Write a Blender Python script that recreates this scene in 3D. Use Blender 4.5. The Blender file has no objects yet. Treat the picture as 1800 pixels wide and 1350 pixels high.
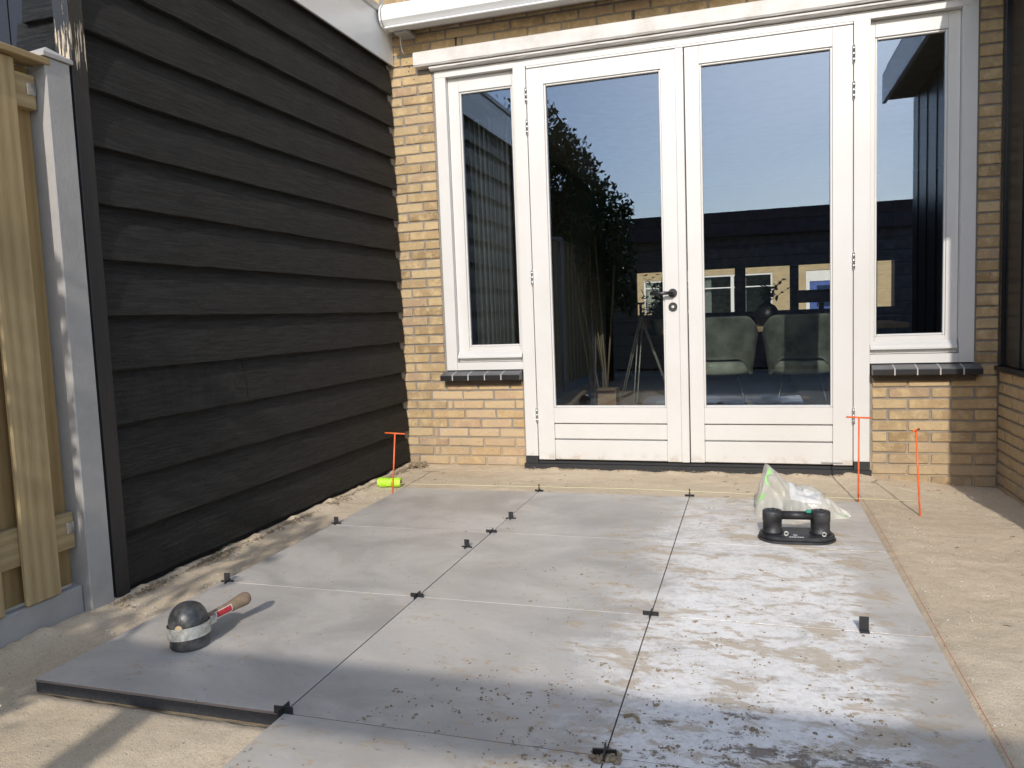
import bpy, bmesh, math, random
import numpy as np
from mathutils import Vector, Matrix, noise
random.seed(7); np.random.seed(7)
R = math.radians
scene = bpy.context.scene
COL = scene.collection

# ------------------------------------------------------------------ camera
cam_d = bpy.data.cameras.new('camera'); cam = bpy.data.objects.new('camera', cam_d); COL.objects.link(cam)
yaw, pit, rol = 0.3031, -0.0873, -0.0376
fw = Vector((-math.sin(yaw)*math.cos(pit), math.cos(yaw)*math.cos(pit), math.sin(pit)))
r0 = Vector((math.cos(yaw), math.sin(yaw), 0)); u0 = r0.cross(fw)
rr = math.cos(rol)*r0 + math.sin(rol)*u0; uu = -math.sin(rol)*r0 + math.cos(rol)*u0
M = Matrix((rr, uu, -fw)).transposed().to_4x4(); M.translation = (1.1115, -1.5656, 0.9519)
cam.matrix_world = M
cam_d.sensor_width = 36; cam_d.lens = 1354.9/1800*36
cam_d.clip_start = 0.05; cam_d.clip_end = 800
scene.camera = cam

# ------------------------------------------------------------------ world + sun
SUN_EL, SUN_AZ = 29.0, 6.0          # shadows run towards +y and a little towards -x
W = bpy.data.worlds.new('World'); scene.world = W; W.use_nodes = True
wn = W.node_tree.nodes; wn.clear()
sky = wn.new('ShaderNodeTexSky'); sky.sky_type = 'NISHITA'; sky.sun_disc = False
sky.sun_elevation = R(SUN_EL); sky.sun_rotation = R(180 - SUN_AZ)
sky.air_density = 1.0; sky.dust_density = 1.0; sky.ozone_density = 1.3
bg = wn.new('ShaderNodeBackground'); bg.inputs['Strength'].default_value = 0.15
wo = wn.new('ShaderNodeOutputWorld')
# faint high cirrus
wtc = wn.new('ShaderNodeTexCoord'); wmp = wn.new('ShaderNodeMapping'); wmp.inputs['Scale'].default_value = (1.2, 2.6, 5.0); wmp.inputs['Rotation'].default_value = (0.3, 0.2, 0.5)
wnz = wn.new('ShaderNodeTexNoise'); wnz.inputs['Scale'].default_value = 1.6; wnz.inputs['Detail'].default_value = 7; wnz.inputs['Roughness'].default_value = 0.55; wnz.inputs['Distortion'].default_value = 0.6
wrg = wn.new('ShaderNodeMapRange'); wrg.inputs[1].default_value = 0.5; wrg.inputs[2].default_value = 0.8; wrg.inputs[4].default_value = 0.22
wmx = wn.new('ShaderNodeMix'); wmx.data_type = 'RGBA'; wmx.inputs[7].default_value = (6.5, 6.8, 7.2, 1)
W.node_tree.links.new(wtc.outputs['Generated'], wmp.inputs[0]); W.node_tree.links.new(wmp.outputs[0], wnz.inputs['Vector']); W.node_tree.links.new(wnz.outputs[0], wrg.inputs[0])
W.node_tree.links.new(wrg.outputs[0], wmx.inputs[0]); W.node_tree.links.new(sky.outputs[0], wmx.inputs[6]); W.node_tree.links.new(wmx.outputs[2], bg.inputs[0]); W.node_tree.links.new(bg.outputs[0], wo.inputs[0])
sd = bpy.data.lights.new('sun', 'SUN'); sd.energy = 2.0; sd.angle = R(0.53); sd.color = (1.0, 0.945, 0.87)
sun = bpy.data.objects.new('sun', sd); COL.objects.link(sun)
sdir = Vector((-math.sin(R(SUN_AZ))*math.cos(R(SUN_EL)), math.cos(R(SUN_AZ))*math.cos(R(SUN_EL)), -math.sin(R(SUN_EL))))
sun.rotation_euler = sdir.to_track_quat('-Z', 'Y').to_euler()
sun.location = (3, -20, 14)
vs = scene.view_settings; vs.view_transform = 'Standard'; vs.look = 'None'; vs.gamma = 1; vs.exposure = 0.77
vs.use_curve_mapping = False
scene.render.engine = 'CYCLES'
cy = scene.cycles
cy.use_denoising = True; cy.use_guiding = True; cy.use_surface_guiding = True; cy.guiding_training_samples = 64; cy.caustics_reflective = True; cy.blur_glossy = 0.0; cy.max_bounces = 8; cy.transparent_max_bounces = 16; cy.glossy_bounces = 5
cy.diffuse_bounces = 4; cy.sample_clamp_indirect = 0

# ------------------------------------------------------------------ node helper
class NT:
    def __init__(s, name, rough=0.6, spec=0.5):
        s.m = bpy.data.materials.new(name); s.m.use_nodes = True
        s.t = s.m.node_tree; s.n = s.t.nodes; s.b = s.n['Principled BSDF']; s.out = s.n['Material Output']
        s.b.inputs['Roughness'].default_value = rough
        s.b.inputs['Specular IOR Level'].default_value = spec
        s.tc = s.n.new('ShaderNodeTexCoord'); s.geo = s.n.new('ShaderNodeNewGeometry'); s.oi = s.n.new('ShaderNodeObjectInfo')
        s.obj = s.tc.outputs['Object']; s.pos = s.geo.outputs['Position']; s.rnd = s.oi.outputs['Random']
    def L(s, a, b): s.t.links.new(a, b)
    def put(s, sock, v):
        if isinstance(v, bpy.types.NodeSocket): s.L(v, sock)
        elif isinstance(v, (tuple, list)) and len(v) == 3 and sock.type == 'RGBA': sock.default_value = (*v, 1)
        else: sock.default_value = v
    def math(s, op, a, b=0.5, clamp=False):
        n = s.n.new('ShaderNodeMath'); n.operation = op; n.use_clamp = clamp; s.put(n.inputs[0], a); s.put(n.inputs[1], b); return n.outputs[0]
    def vmath(s, op, a, b):
        n = s.n.new('ShaderNodeVectorMath'); n.operation = op; s.put(n.inputs[0], a); s.put(n.inputs[1], b); return n.outputs[0]
    def scale(s, v, xyz, off=None):
        n = s.n.new('ShaderNodeMapping'); s.L(v, n.inputs['Vector']); n.inputs['Scale'].default_value = xyz
        if off is not None: s.put(n.inputs['Location'], off)
        return n.outputs[0]
    def shift(s, v):      # per-object offset so that copies do not repeat
        c = s.n.new('ShaderNodeCombineXYZ'); r = s.math('MULTIPLY', s.rnd, 37.0)
        for i in range(3): s.L(r, c.inputs[i])
        return s.vmath('ADD', v, c.outputs[0])
    def noise(s, v, sc, det=4, ro=0.55, dist=0.0):
        n = s.n.new('ShaderNodeTexNoise'); s.L(v, n.inputs['Vector']); n.inputs['Scale'].default_value = sc
        n.inputs['Detail'].default_value = det; n.inputs['Roughness'].default_value = ro; n.inputs['Distortion'].default_value = dist
        return n.outputs['Fac']
    def vor(s, v, sc, feat='F1', rand=1.0):
        n = s.n.new('ShaderNodeTexVoronoi'); n.feature = feat; s.L(v, n.inputs['Vector']); n.inputs['Scale'].default_value = sc
        n.inputs['Randomness'].default_value = rand; return n
    def ramp(s, f, stops):
        n = s.n.new('ShaderNodeValToRGB'); e = n.color_ramp.elements
        while len(e) < len(stops): e.new(0.5)
        for el, (p, c) in zip(e, stops):
            el.position = p; el.color = (*c, 1) if isinstance(c, (tuple, list)) else (c, c, c, 1)
        s.L(f, n.inputs[0]); return n.outputs[0]
    def step(s, f, lo, hi):
        n = s.n.new('ShaderNodeMapRange'); n.interpolation_type = 'SMOOTHSTEP'; s.put(n.inputs[0], f)
        n.inputs[1].default_value = lo; n.inputs[2].default_value = hi; return n.outputs[0]
    def mix(s, f, a, b, mode='MIX'):
        n = s.n.new('ShaderNodeMix'); n.data_type = 'RGBA'; n.blend_type = mode
        s.put(n.inputs[0], f); s.put(n.inputs[6], a); s.put(n.inputs[7], b); return n.outputs[2]
    def xyz(s, v):
        n = s.n.new('ShaderNodeSeparateXYZ'); s.L(v, n.inputs[0]); return n.outputs
    def color(s, c): s.put(s.b.inputs['Base Color'], c)
    def rough(s, v): s.put(s.b.inputs['Roughness'], v)
    def bump(s, h, dist=0.002, st=1.0):
        n = s.n.new('ShaderNodeBump'); n.inputs['Distance'].default_value = dist; n.inputs['Strength'].default_value = st
        s.L(h, n.inputs['Height']); s.L(n.outputs[0], s.b.inputs['Normal'])

MAT = {}
def simple(name, col, rough=0.5, spec=0.5, metal=0.0, var=0.08, sc=9.0):
    k = NT(name, rough, spec); n = k.noise(k.shift(k.obj), sc, 5)
    dk = tuple(c*(1-var*1.6) for c in col); lt = tuple(min(1, c*(1+var)) for c in col)
    k.color(k.ramp(n, [(0.3, dk), (0.7, lt)])); k.b.inputs['Metallic'].default_value = metal
    k.bump(k.noise(k.obj, 160, 3), 0.0006, 0.35); MAT[name] = k.m; return k.m

# --- white paint (slight brush grain, grime low down)
k = NT('white_paint', 0.38, 0.45)
n1 = k.noise(k.pos, 2.5, 4); n2 = k.noise(k.scale(k.pos, (40, 40, 3)), 6, 3)
c = k.mix(k.step(n1, 0.35, 0.75), (0.61, 0.60, 0.58), (0.585, 0.57, 0.545))
z = k.xyz(k.pos)[2]
dirt = k.math('MULTIPLY', k.math('SUBTRACT', 1.0, k.step(z, 0.02, 0.10)), k.step(k.noise(k.pos, 14, 6, 0.7), 0.48, 0.62))
c = k.mix(k.math('MULTIPLY', dirt, 0.6), c, (0.42, 0.34, 0.25))
k.color(c); k.bump(n2, 0.0008, 0.25); MAT['white'] = k.m
# --- older, rougher paint on the lintel board
k = NT('old_white_paint', 0.55, 0.35)
n1 = k.noise(k.pos, 5, 6, 0.65); n3 = k.noise(k.scale(k.pos, (3, 30, 30)), 5, 5, 0.6)
c = k.mix(k.step(n1, 0.4, 0.75), (0.595, 0.58, 0.56), (0.48, 0.455, 0.42))
crack = k.step(k.noise(k.scale(k.pos, (5, 40, 60)), 4, 6, 0.7), 0.68, 0.74)
k.color(k.mix(k.math('MULTIPLY', crack, 0.5), c, (0.30, 0.27, 0.24))); k.bump(n3, 0.003, 0.6); MAT['old_white'] = k.m
# --- fascia: glossy white plastic
k = NT('fascia_plastic', 0.22, 0.5); n1 = k.noise(k.pos, 1.6, 4)
k.color(k.mix(n1, (0.70, 0.70, 0.69), (0.62, 0.62, 0.62))); MAT['fascia'] = k.m
# --- bricks
def brick_mat(name, stops, grime=True):
    k = NT(name, 0.88, 0.25); v = k.shift(k.obj)
    base = k.ramp(k.rnd, stops)
    a = k.noise(v, 14, 6, 0.65); b = k.noise(v, 55, 4, 0.6); st = k.noise(k.scale(v, (5, 5, 40)), 3, 4)
    c = k.mix(k.step(a, 0.42, 0.70), base, (0.50, 0.37, 0.205))
    c = k.mix(k.math('MULTIPLY', k.step(a, 0.28, 0.05), 0.6), c, (0.26, 0.17, 0.09))
    c = k.mix(k.math('MULTIPLY', k.step(b, 0.58, 0.72), 0.5), c, (0.58, 0.50, 0.38))
    c = k.mix(k.math('MULTIPLY', k.step(st, 0.62, 0.7), 0.45), c, (0.25, 0.17, 0.10))
    if grime:      # sand and splash dirt on the lowest courses
        zz = k.xyz(k.pos)[2]; g = k.math('SUBTRACT', 1.0, k.step(zz, 0.0, 0.28))
        g = k.math('MULTIPLY', g, k.step(k.noise(k.pos, 9, 5), 0.3, 0.7))
        c = k.mix(k.math('MULTIPLY', g, 0.8), c, (0.37, 0.29, 0.20))
    pit = k.step(k.noise(v, 90, 3), 0.66, 0.72)
    c = k.mix(k.math('MULTIPLY', pit, 0.6), c, (0.12, 0.08, 0.05))
    k.color(c)
    h = k.math('ADD', k.math('MULTIPLY', b, 0.6), k.math('MULTIPLY', a, 0.8)); h = k.math('SUBTRACT', h, k.math('MULTIPLY', pit, 0.6))
    k.bump(h, 0.004, 0.8); MAT[name] = k.m
brick_mat('yellow_brick', [(0.0, (0.25, 0.17, 0.09)), (0.25, (0.40, 0.285, 0.15)), (0.5, (0.32, 0.23, 0.13)), (0.75, (0.47, 0.355, 0.205)), (1.0, (0.33, 0.23, 0.15))])
brick_mat('pale_brick', [(0.0, (0.38, 0.275, 0.155)), (0.5, (0.44, 0.325, 0.185)), (1.0, (0.41, 0.29, 0.17))])
brick_mat('patch_brick', [(0.0, (0.42, 0.28, 0.14)), (0.35, (0.50, 0.38, 0.24)), (0.6, (0.40, 0.27, 0.17)), (0.8, (0.52, 0.41, 0.30)), (1.0, (0.45, 0.31, 0.17))])
k = NT('mortar', 0.95, 0.2); a = k.noise(k.pos, 30, 6, 0.7); b = k.noise(k.pos, 3, 4)
c = k.mix(a, (0.16, 0.14, 0.12), (0.34, 0.315, 0.28)); zz = k.xyz(k.pos)[2]
c = k.mix(k.math('MULTIPLY', k.math('SUBTRACT', 1.0, k.step(zz, 0.0, 0.35)), k.step(b, 0.35, 0.6)), c, (0.38, 0.31, 0.22))
k.color(c); k.bump(a, 0.006, 0.9); MAT['mortar'] = k.m
k = NT('far_brick', 0.9, 0.2)
bt = k.n.new('ShaderNodeTexBrick'); k.L(k.scale(k.n.new('ShaderNodeTexCoord').outputs['Object'], (1, 1, 1)), bt.inputs['Vector'])
s3 = k.xyz(k.pos); cb = k.n.new('ShaderNodeCombineXYZ'); k.L(s3[0], cb.inputs[0]); k.L(s3[2], cb.inputs[1]); k.L(cb.outputs[0], bt.inputs['Vector'])
bt.inputs['Scale'].default_value = 1; bt.inputs['Brick Width'].default_value = 0.22; bt.inputs['Row Height'].default_value = 0.07; bt.inputs['Mortar Size'].default_value = 0.008
bt.inputs['Color1'].default_value = (0.42, 0.32, 0.17, 1); bt.inputs['Color2'].default_value = (0.35, 0.26, 0.14, 1); bt.inputs['Mortar'].default_value = (0.3, 0.26, 0.2, 1)
k.color(bt.outputs[0]); MAT['far_brick'] = k.m
# --- black stained timber: rough sawn grain along local X
k = NT('black_timber', 0.62, 0.35); v = k.shift(k.obj)
g1 = k.noise(k.scale(v, (2.2, 30, 30)), 3.2, 8, 0.68, 0.35); g2 = k.noise(k.scale(v, (10, 90, 90)), 4, 4, 0.7)
kn = k.vor(k.scale(v, (1.6, 1, 6)), 1.0).outputs['Distance']; knot = k.step(kn, 0.10, 0.02)
ring = k.noise(k.scale(v, (3, 9, 9)), 2.0, 3, 0.5, 2.5)
c = k.mix(k.step(g1, 0.34, 0.68), (0.0016, 0.0017, 0.0018), (0.025, 0.0245, 0.0235)); c = k.mix(k.math('MULTIPLY', k.step(g2, 0.55, 0.72), 0.6), c, (0.058, 0.056, 0.052))
c = k.mix(k.math('MULTIPLY', k.step(k.noise(v, 1.3, 4), 0.5, 0.75), 0.35), c, (0.032, 0.030, 0.028))
c = k.mix(k.math('MULTIPLY', k.step(k.noise(v, 16, 5, 0.8), 0.73, 0.8), 0.35), c, (0.10, 0.09, 0.08))
c = k.mix(k.math('MULTIPLY', knot, 0.7), c, (0.006, 0.006, 0.006)); k.color(c)
h = k.math('ADD', k.math('MULTIPLY', g1, 0.9), k.math('MULTIPLY', g2, 0.55)); h = k.math('ADD', h, k.math('MULTIPLY', ring, 0.35)); h = k.math('SUBTRACT', h, k.math('MULTIPLY', knot, 0.3))
k.rough(k.math('ADD', 0.5, k.math('MULTIPLY', g1, 0.3))); k.bump(h, 0.011, 1.0); MAT['black_timber'] = k.m
# --- corner post of the shed: black, peeled to bare wood near the top
k = NT('peeling_black_paint', 0.45, 0.5); p = k.pos
g = k.noise(k.scale(p, (60, 60, 3.5)), 2, 6, 0.7); zz = k.xyz(p)[2]
band = k.math('MULTIPLY', k.step(zz, 1.83, 1.90), k.step(zz, 2.06, 1.97))
band2 = k.math('MULTIPLY', k.step(zz, 1.9, 2.0), 0.3)
mm = k.step(k.math('ADD', g, k.math('MULTIPLY', k.math('MAXIMUM', band, band2), 0.16)), 0.695, 0.71)
mm = k.math('MULTIPLY', mm, k.step(zz, 1.80, 1.86))
c = k.mix(g, (0.010, 0.010, 0.011), (0.024, 0.023, 0.023)); k.color(k.mix(mm, c, (0.62, 0.50, 0.36)))
k.bump(k.math('SUBTRACT', g, mm), 0.003, 0.6); MAT['peel'] = k.m
# --- impregnated pine, grain along local X
def wood(name, a_, b_, c_, rough=0.7):
    k = NT(name, rough, 0.3); v = k.shift(k.obj)
    warp = k.noise(k.scale(v, (0.9, 3, 3)), 1.6, 3)
    wv = k.n.new('ShaderNodeTexWave'); wv.wave_type = 'RINGS'; wv.rings_direction = 'X'
    k.L(k.scale(v, (0.5, 7, 7), (0, 0.2, 0.1)), wv.inputs['Vector']); wv.inputs['Scale'].default_value = 1.7
    wv.inputs['Distortion'].default_value = 5; wv.inputs['Detail'].default_value = 3; wv.inputs['Detail Scale'].default_value = 0.9
    g2 = k.noise(k.scale(v, (4, 70, 70)), 3, 5, 0.65)
    c = k.mix(wv.outputs['Fac'], a_, b_); c = k.mix(k.step(g2, 0.35, 0.75), c, c_)
    c = k.mix(k.math('MULTIPLY', k.step(warp, 0.5, 0.7), 0.4), c, tuple(x*0.75 for x in a_))
    vd = k.vor(k.scale(v, (3.4, 7.5, 3.0)), 1.0).outputs['Distance']
    c = k.mix(k.step(vd, 0.13, 0.05), c, (0.10, 0.065, 0.03)); c = k.mix(k.step(vd, 0.055, 0.03), c, (0.22, 0.19, 0.10))
    k.color(c); k.bump(k.math('ADD', g2, k.math('MULTIPLY', wv.outputs['Fac'], 0.3)), 0.0015, 0.5); MAT[name] = k.m
wood('pine', (0.31, 0.215, 0.10), (0.44, 0.325, 0.165), (0.39, 0.30, 0.165))
wood('pine_orange', (0.30, 0.185, 0.075), (0.40, 0.26, 0.11), (0.36, 0.25, 0.11))
wood('oak', (0.36, 0.25, 0.14), (0.50, 0.37, 0.22), (0.46, 0.33, 0.19), 0.45)
wood('handle_wood', (0.25, 0.175, 0.115), (0.33, 0.24, 0.165), (0.24, 0.175, 0.12), 0.6)
wood('grey_wood', (0.24, 0.19, 0.145), (0.34, 0.28, 0.21), (0.28, 0.23, 0.17), 0.8)
# --- concrete
k = NT('concrete', 0.85, 0.3); a = k.noise(k.pos, 6, 7, 0.65); b = k.noise(k.pos, 70, 4, 0.7)
c = k.mix(a, (0.30, 0.285, 0.265), (0.46, 0.44, 0.415)); pt = k.step(k.vor(k.pos, 45).outputs['Distance'], 0.10, 0.05)
c = k.mix(k.math('MULTIPLY', pt, 0.4), c, (0.16, 0.155, 0.15)); crk = k.step(k.noise(k.scale(k.pos, (20, 20, 2)), 2.5, 6, 0.8, 1.5), 0.655, 0.67)
c = k.mix(k.math('MULTIPLY', crk, 0.25), c, (0.14, 0.13, 0.12)); k.color(c); k.bump(k.math('ADD', b, a), 0.003, 0.5); MAT['concrete'] = k.m
# --- sand
k = NT('sand', 0.95, 0.15); p = k.pos
a = k.noise(p, 1.6, 6, 0.6); b = k.noise(p, 22, 6, 0.7); d = k.noise(p, 240, 3, 0.7)
c = k.mix(k.step(a, 0.3, 0.7), (0.60, 0.49, 0.345), (0.74, 0.615, 0.45))
c = k.mix(k.math('MULTIPLY', k.step(b, 0.55, 0.72), 0.5), c, (0.42, 0.335, 0.235))
c = k.mix(k.math('MULTIPLY', k.step(b, 0.42, 0.25), 0.5), c, (0.64, 0.55, 0.42))
c = k.mix(k.step(d, 0.35, 0.6), k.mix(0.3, c, (0.26, 0.20, 0.13)), c)
d2 = k.noise(p, 75, 5, 0.75); c = k.mix(k.math('MULTIPLY', k.step(d2, 0.56, 0.66), 0.4), c, (0.33, 0.26, 0.18)); c = k.mix(k.math('MULTIPLY', k.step(d2, 0.42, 0.34), 0.4), c, (0.74, 0.66, 0.53))
vo = k.vor(p, 70); sp = k.math('MULTIPLY', k.step(vo.outputs['Distance'], 0.16, 0.10), k.step(k.xyz(vo.outputs['Color'])[0], 0.86, 0.9))
c = k.mix(sp, c, (0.75, 0.70, 0.62)); vo2 = k.vor(p, 55); sp2 = k.math('MULTIPLY', k.step(vo2.outputs['Distance'], 0.15, 0.09), k.step(k.xyz(vo2.outputs['Color'])[1], 0.88, 0.92))
c = k.mix(sp2, c, (0.10, 0.075, 0.05)); k.color(c)
h = k.math('ADD', k.math('MULTIPLY', b, 0.7), k.math('MULTIPLY', d, 0.35)); h = k.math('ADD', h, k.math('MULTIPLY', sp, 0.3)); k.bump(h, 0.010, 0.9); MAT['sand'] = k.m
k = NT('damp_soil', 0.95, 0.15); b = k.noise(k.pos, 30, 6, 0.7)
k.color(k.mix(b, (0.14, 0.105, 0.07), (0.42, 0.335, 0.225))); k.bump(b, 0.004, 0.8); MAT['soil'] = k.m
# --- porcelain paving: grey slate print, film of sand and dried white cement haze that also paints in sun off the door glass (placed by world position)
k = NT('porcelain', 0.42, 0.5); p = k.pos; v = k.shift(k.obj)
cl = k.noise(k.scale(v, (1.0, 1.4, 1)), 1.8, 7, 0.62, 0.6); fine = k.noise(v, 60, 5, 0.7)
c = k.mix(k.step(cl, 0.30, 0.70), (0.36, 0.335, 0.302), (0.57, 0.53, 0.475))
ve = k.math('ABSOLUTE', k.math('SUBTRACT', k.noise(v, 1.7, 6, 0.6, 1.3), 0.5)); vein = k.step(ve, 0.012, 0.0)
c = k.mix(k.math('MULTIPLY', vein, k.math('MULTIPLY', k.step(cl, 0.45, 0.6), 0.5)), c, (0.45, 0.45, 0.45))
c = k.mix(k.math('MULTIPLY', k.step(fine, 0.5, 0.8), 0.3), c, (0.22, 0.22, 0.222))
x_, y_, z_ = k.xyz(p)
pe = k.n.new('ShaderNodeTexNoise'); pe.inputs['Scale'].default_value = 5; pe.inputs['Detail'].default_value = 6; k.L(p, pe.inputs['Vector'])
wp = k.vmath('ADD', p, k.vmath('MULTIPLY', pe.outputs['Color'], (0.09, 0.09, 0.0)))
# general dust
dst = k.step(k.noise(p, 1.1, 6, 0.6), 0.35, 0.75); east = k.step(x_, -0.9, 0.9)
c = k.mix(k.math('MULTIPLY', dst, k.math('ADD', 0.10, k.math('MULTIPLY', east, 0.38))), c, (0.58, 0.525, 0.44))
# east column haze: dried cement, plus painted sun bounced off the door glass
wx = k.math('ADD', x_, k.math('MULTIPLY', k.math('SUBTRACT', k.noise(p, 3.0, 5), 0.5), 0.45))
haze_sun_zone = k.math('MULTIPLY', k.step(wx, 0.50, 0.90), k.step(wx, 1.56, 1.34))
yz = k.math('ADD', 0.55, k.math('MULTIPLY', k.step(y_, 2.3, 1.2), 0.45)); haze_sun_zone = k.math('MULTIPLY', haze_sun_zone, yz)
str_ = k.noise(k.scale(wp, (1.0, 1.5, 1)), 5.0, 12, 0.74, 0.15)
hz = k.math('MULTIPLY', k.step(k.math('ADD', str_, k.math('MULTIPLY', haze_sun_zone, 0.24)), 0.56, 0.72), haze_sun_zone)
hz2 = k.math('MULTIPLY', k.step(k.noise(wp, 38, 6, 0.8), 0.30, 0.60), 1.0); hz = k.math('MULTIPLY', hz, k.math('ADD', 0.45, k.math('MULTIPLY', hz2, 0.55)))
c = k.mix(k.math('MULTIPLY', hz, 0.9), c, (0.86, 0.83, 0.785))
# sand smears
sm = k.noise(k.scale(wp, (1.0, 2.0, 1)), 4.2, 12, 0.74, 0.25); bias = k.math('MULTIPLY', k.step(wx, 0.0, 1.1), 0.095)
bias = k.math('MULTIPLY', bias, k.step(wx, 1.66, 1.45))
ms = k.step(k.math('ADD', sm, bias), 0.60, 0.67)
c = k.mix(k.math('MULTIPLY', ms, 0.8), c, (0.49, 0.395, 0.28))
# small tan dashes everywhere
ds = k.noise(k.scale(wp, (1.0, 1.7, 1)), 17, 6, 0.7); dsm = k.math('ADD', k.math('MULTIPLY', k.noise(p, 2.3, 4), 0.30), k.math('MULTIPLY', east, 0.05))
dsh = k.step(k.math('ADD', ds, dsm), 0.775, 0.84); c = k.mix(k.math('MULTIPLY', dsh, 0.75), c, (0.44, 0.33, 0.215))
# dark damp soil smears, near the front
dm = k.noise(k.scale(wp, (1.5, 2.2, 1)), 5.0, 12, 0.78, 0.2); fr = k.math('MULTIPLY', k.step(y_, 0.55, -0.1), k.step(wx, 0.15, 1.2))
md = k.step(k.math('ADD', dm, k.math('MULTIPLY', fr, 0.165)), 0.655, 0.70)
c = k.mix(k.math('MULTIPLY', md, 0.85), c, (0.17, 0.125, 0.085))
# small scattered grains
vg = k.vor(wp, 42); gr = k.math('MULTIPLY', k.step(vg.outputs['Distance'], 0.20, 0.10), k.step(k.math('ADD', k.xyz(vg.outputs['Color'])[0], k.math('MULTIPLY', k.noise(p, 2.6, 4), 0.35)), 1.02, 1.08))
c = k.mix(k.math('MULTIPLY', gr, 0.8), c, (0.20, 0.155, 0.10))
k.color(c)
k.rough(k.math('ADD', 0.40, k.math('MULTIPLY', k.math('MAXIMUM', k.math('MAXIMUM', hz, ms), k.math('MULTIPLY', dst, 0.4)), 0.5)))
h = k.math('ADD', k.math('MULTIPLY', k.noise(v, 9, 6, 0.6), 0.8), k.math('ADD', k.math('MULTIPLY', fine, 0.3), k.math('ADD', k.math('MULTIPLY', ms, 0.5), k.math('MULTIPLY', md, 0.9))))
k.bump(h, 0.0022, 0.55); MAT['porcelain'] = k.m
k = NT('tile_core', 0.9, 0.2); b = k.noise(k.pos, 120, 4, 0.7); k.color(k.mix(b, (0.035, 0.035, 0.038), (0.11, 0.11, 0.115))); k.bump(b, 0.002, 0.8); MAT['core'] = k.m
simple('tile_edge', (0.27, 0.23, 0.215), 0.7)
simple('black_plastic', (0.018, 0.018, 0.020), 0.45, 0.5, var=0.25)
simple('black_rubber', (0.022, 0.022, 0.024), 0.5, 0.5, var=0.5, sc=30)
k = NT('worn_rubber', 0.42, 0.5); n = k.noise(k.obj, 26, 6, 0.7); n2 = k.noise(k.obj, 90, 4, 0.7)
k.color(k.mix(k.step(n, 0.42, 0.66), (0.028, 0.029, 0.031), (0.085, 0.085, 0.085))); k.rough(k.math('ADD', 0.16, k.math('MULTIPLY', n, 0.4))); k.bump(k.math('ADD', n, n2), 0.002, 0.5); MAT['worn_rubber'] = k.m
simple('dusty_plastic', (0.030, 0.030, 0.032), 0.5, 0.5, var=0.6, sc=18)
simple('orange_paint', (0.80, 0.14, 0.035), 0.42, 0.5, var=0.12, sc=30)
simple('steel', (0.55, 0.55, 0.54), 0.32, 0.5, 1.0, var=0.15, sc=40)
simple('zinc', (0.56, 0.56, 0.52), 0.48, 0.5, 0.6, var=0.25, sc=60)
simple('dark_steel', (0.07, 0.07, 0.072), 0.35, 0.5, 0.8)
simple('plinth_stone', (0.022, 0.023, 0.025), 0.5)
simple('sill_glaze', (0.105, 0.105, 0.11), 0.42, 0.5, var=0.15)
simple('sill_side', (0.012, 0.012, 0.013), 0.4)
simple('grout', (0.45, 0.43, 0.40), 0.9)
simple('neon_string', (0.50, 0.82, 0.05), 0.6, var=0.2, sc=60)
simple('yellow_line', (0.80, 0.80, 0.42), 0.6)
simple('red_line', (0.62, 0.22, 0.12), 0.7)
simple('red_label', (0.40, 0.03, 0.035), 0.5)
simple('print_white', (0.80, 0.78, 0.75), 0.5)
simple('print_black', (0.02, 0.02, 0.02), 0.5)
simple('bag_green', (0.30, 0.62, 0.20), 0.4)
simple('teal', (0.03, 0.28, 0.20), 0.4)
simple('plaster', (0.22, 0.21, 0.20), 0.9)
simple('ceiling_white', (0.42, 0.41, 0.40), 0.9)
simple('velvet_green', (0.36, 0.40, 0.35), 0.85, 0.2, var=0.3, sc=7)
simple('curtain_grey', (0.27, 0.28, 0.27), 0.9, 0.2, var=0.1)
simple('cardboard', (0.34, 0.22, 0.12), 0.9)
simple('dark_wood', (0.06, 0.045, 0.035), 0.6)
simple('black_panel', (0.010, 0.011, 0.013), 0.28, 0.5)
simple('navy_dark', (0.008, 0.010, 0.018), 0.5)
simple('blue_door', (0.03, 0.07, 0.26), 0.4)
simple('bark', (0.07, 0.055, 0.04), 0.9)
simple('brown_board', (0.10, 0.075, 0.055), 0.8, var=0.25)
simple('paper', (0.60, 0.60, 0.585), 0.7)
simple('weathered_board', (0.26, 0.22, 0.20), 0.8, var=0.3)
simple('brown_fascia', (0.17, 0.135, 0.13), 0.7, var=0.3)
simple('asphalt', (0.05, 0.05, 0.05), 0.9)
simple('roof_dark', (0.05, 0.045, 0.045), 0.9)
simple('trim_alu', (0.42, 0.42, 0.41), 0.45, 0.5, 0.3)
k = NT('leaf', 0.45, 0.4); k.color(k.ramp(k.noise(k.pos, 3.0, 4), [(0.3, (0.035, 0.065, 0.018)), (0.7, (0.085, 0.13, 0.035))])); MAT['leaf'] = k.m
k.b.inputs['Transmission Weight'].default_value = 0.0
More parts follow.
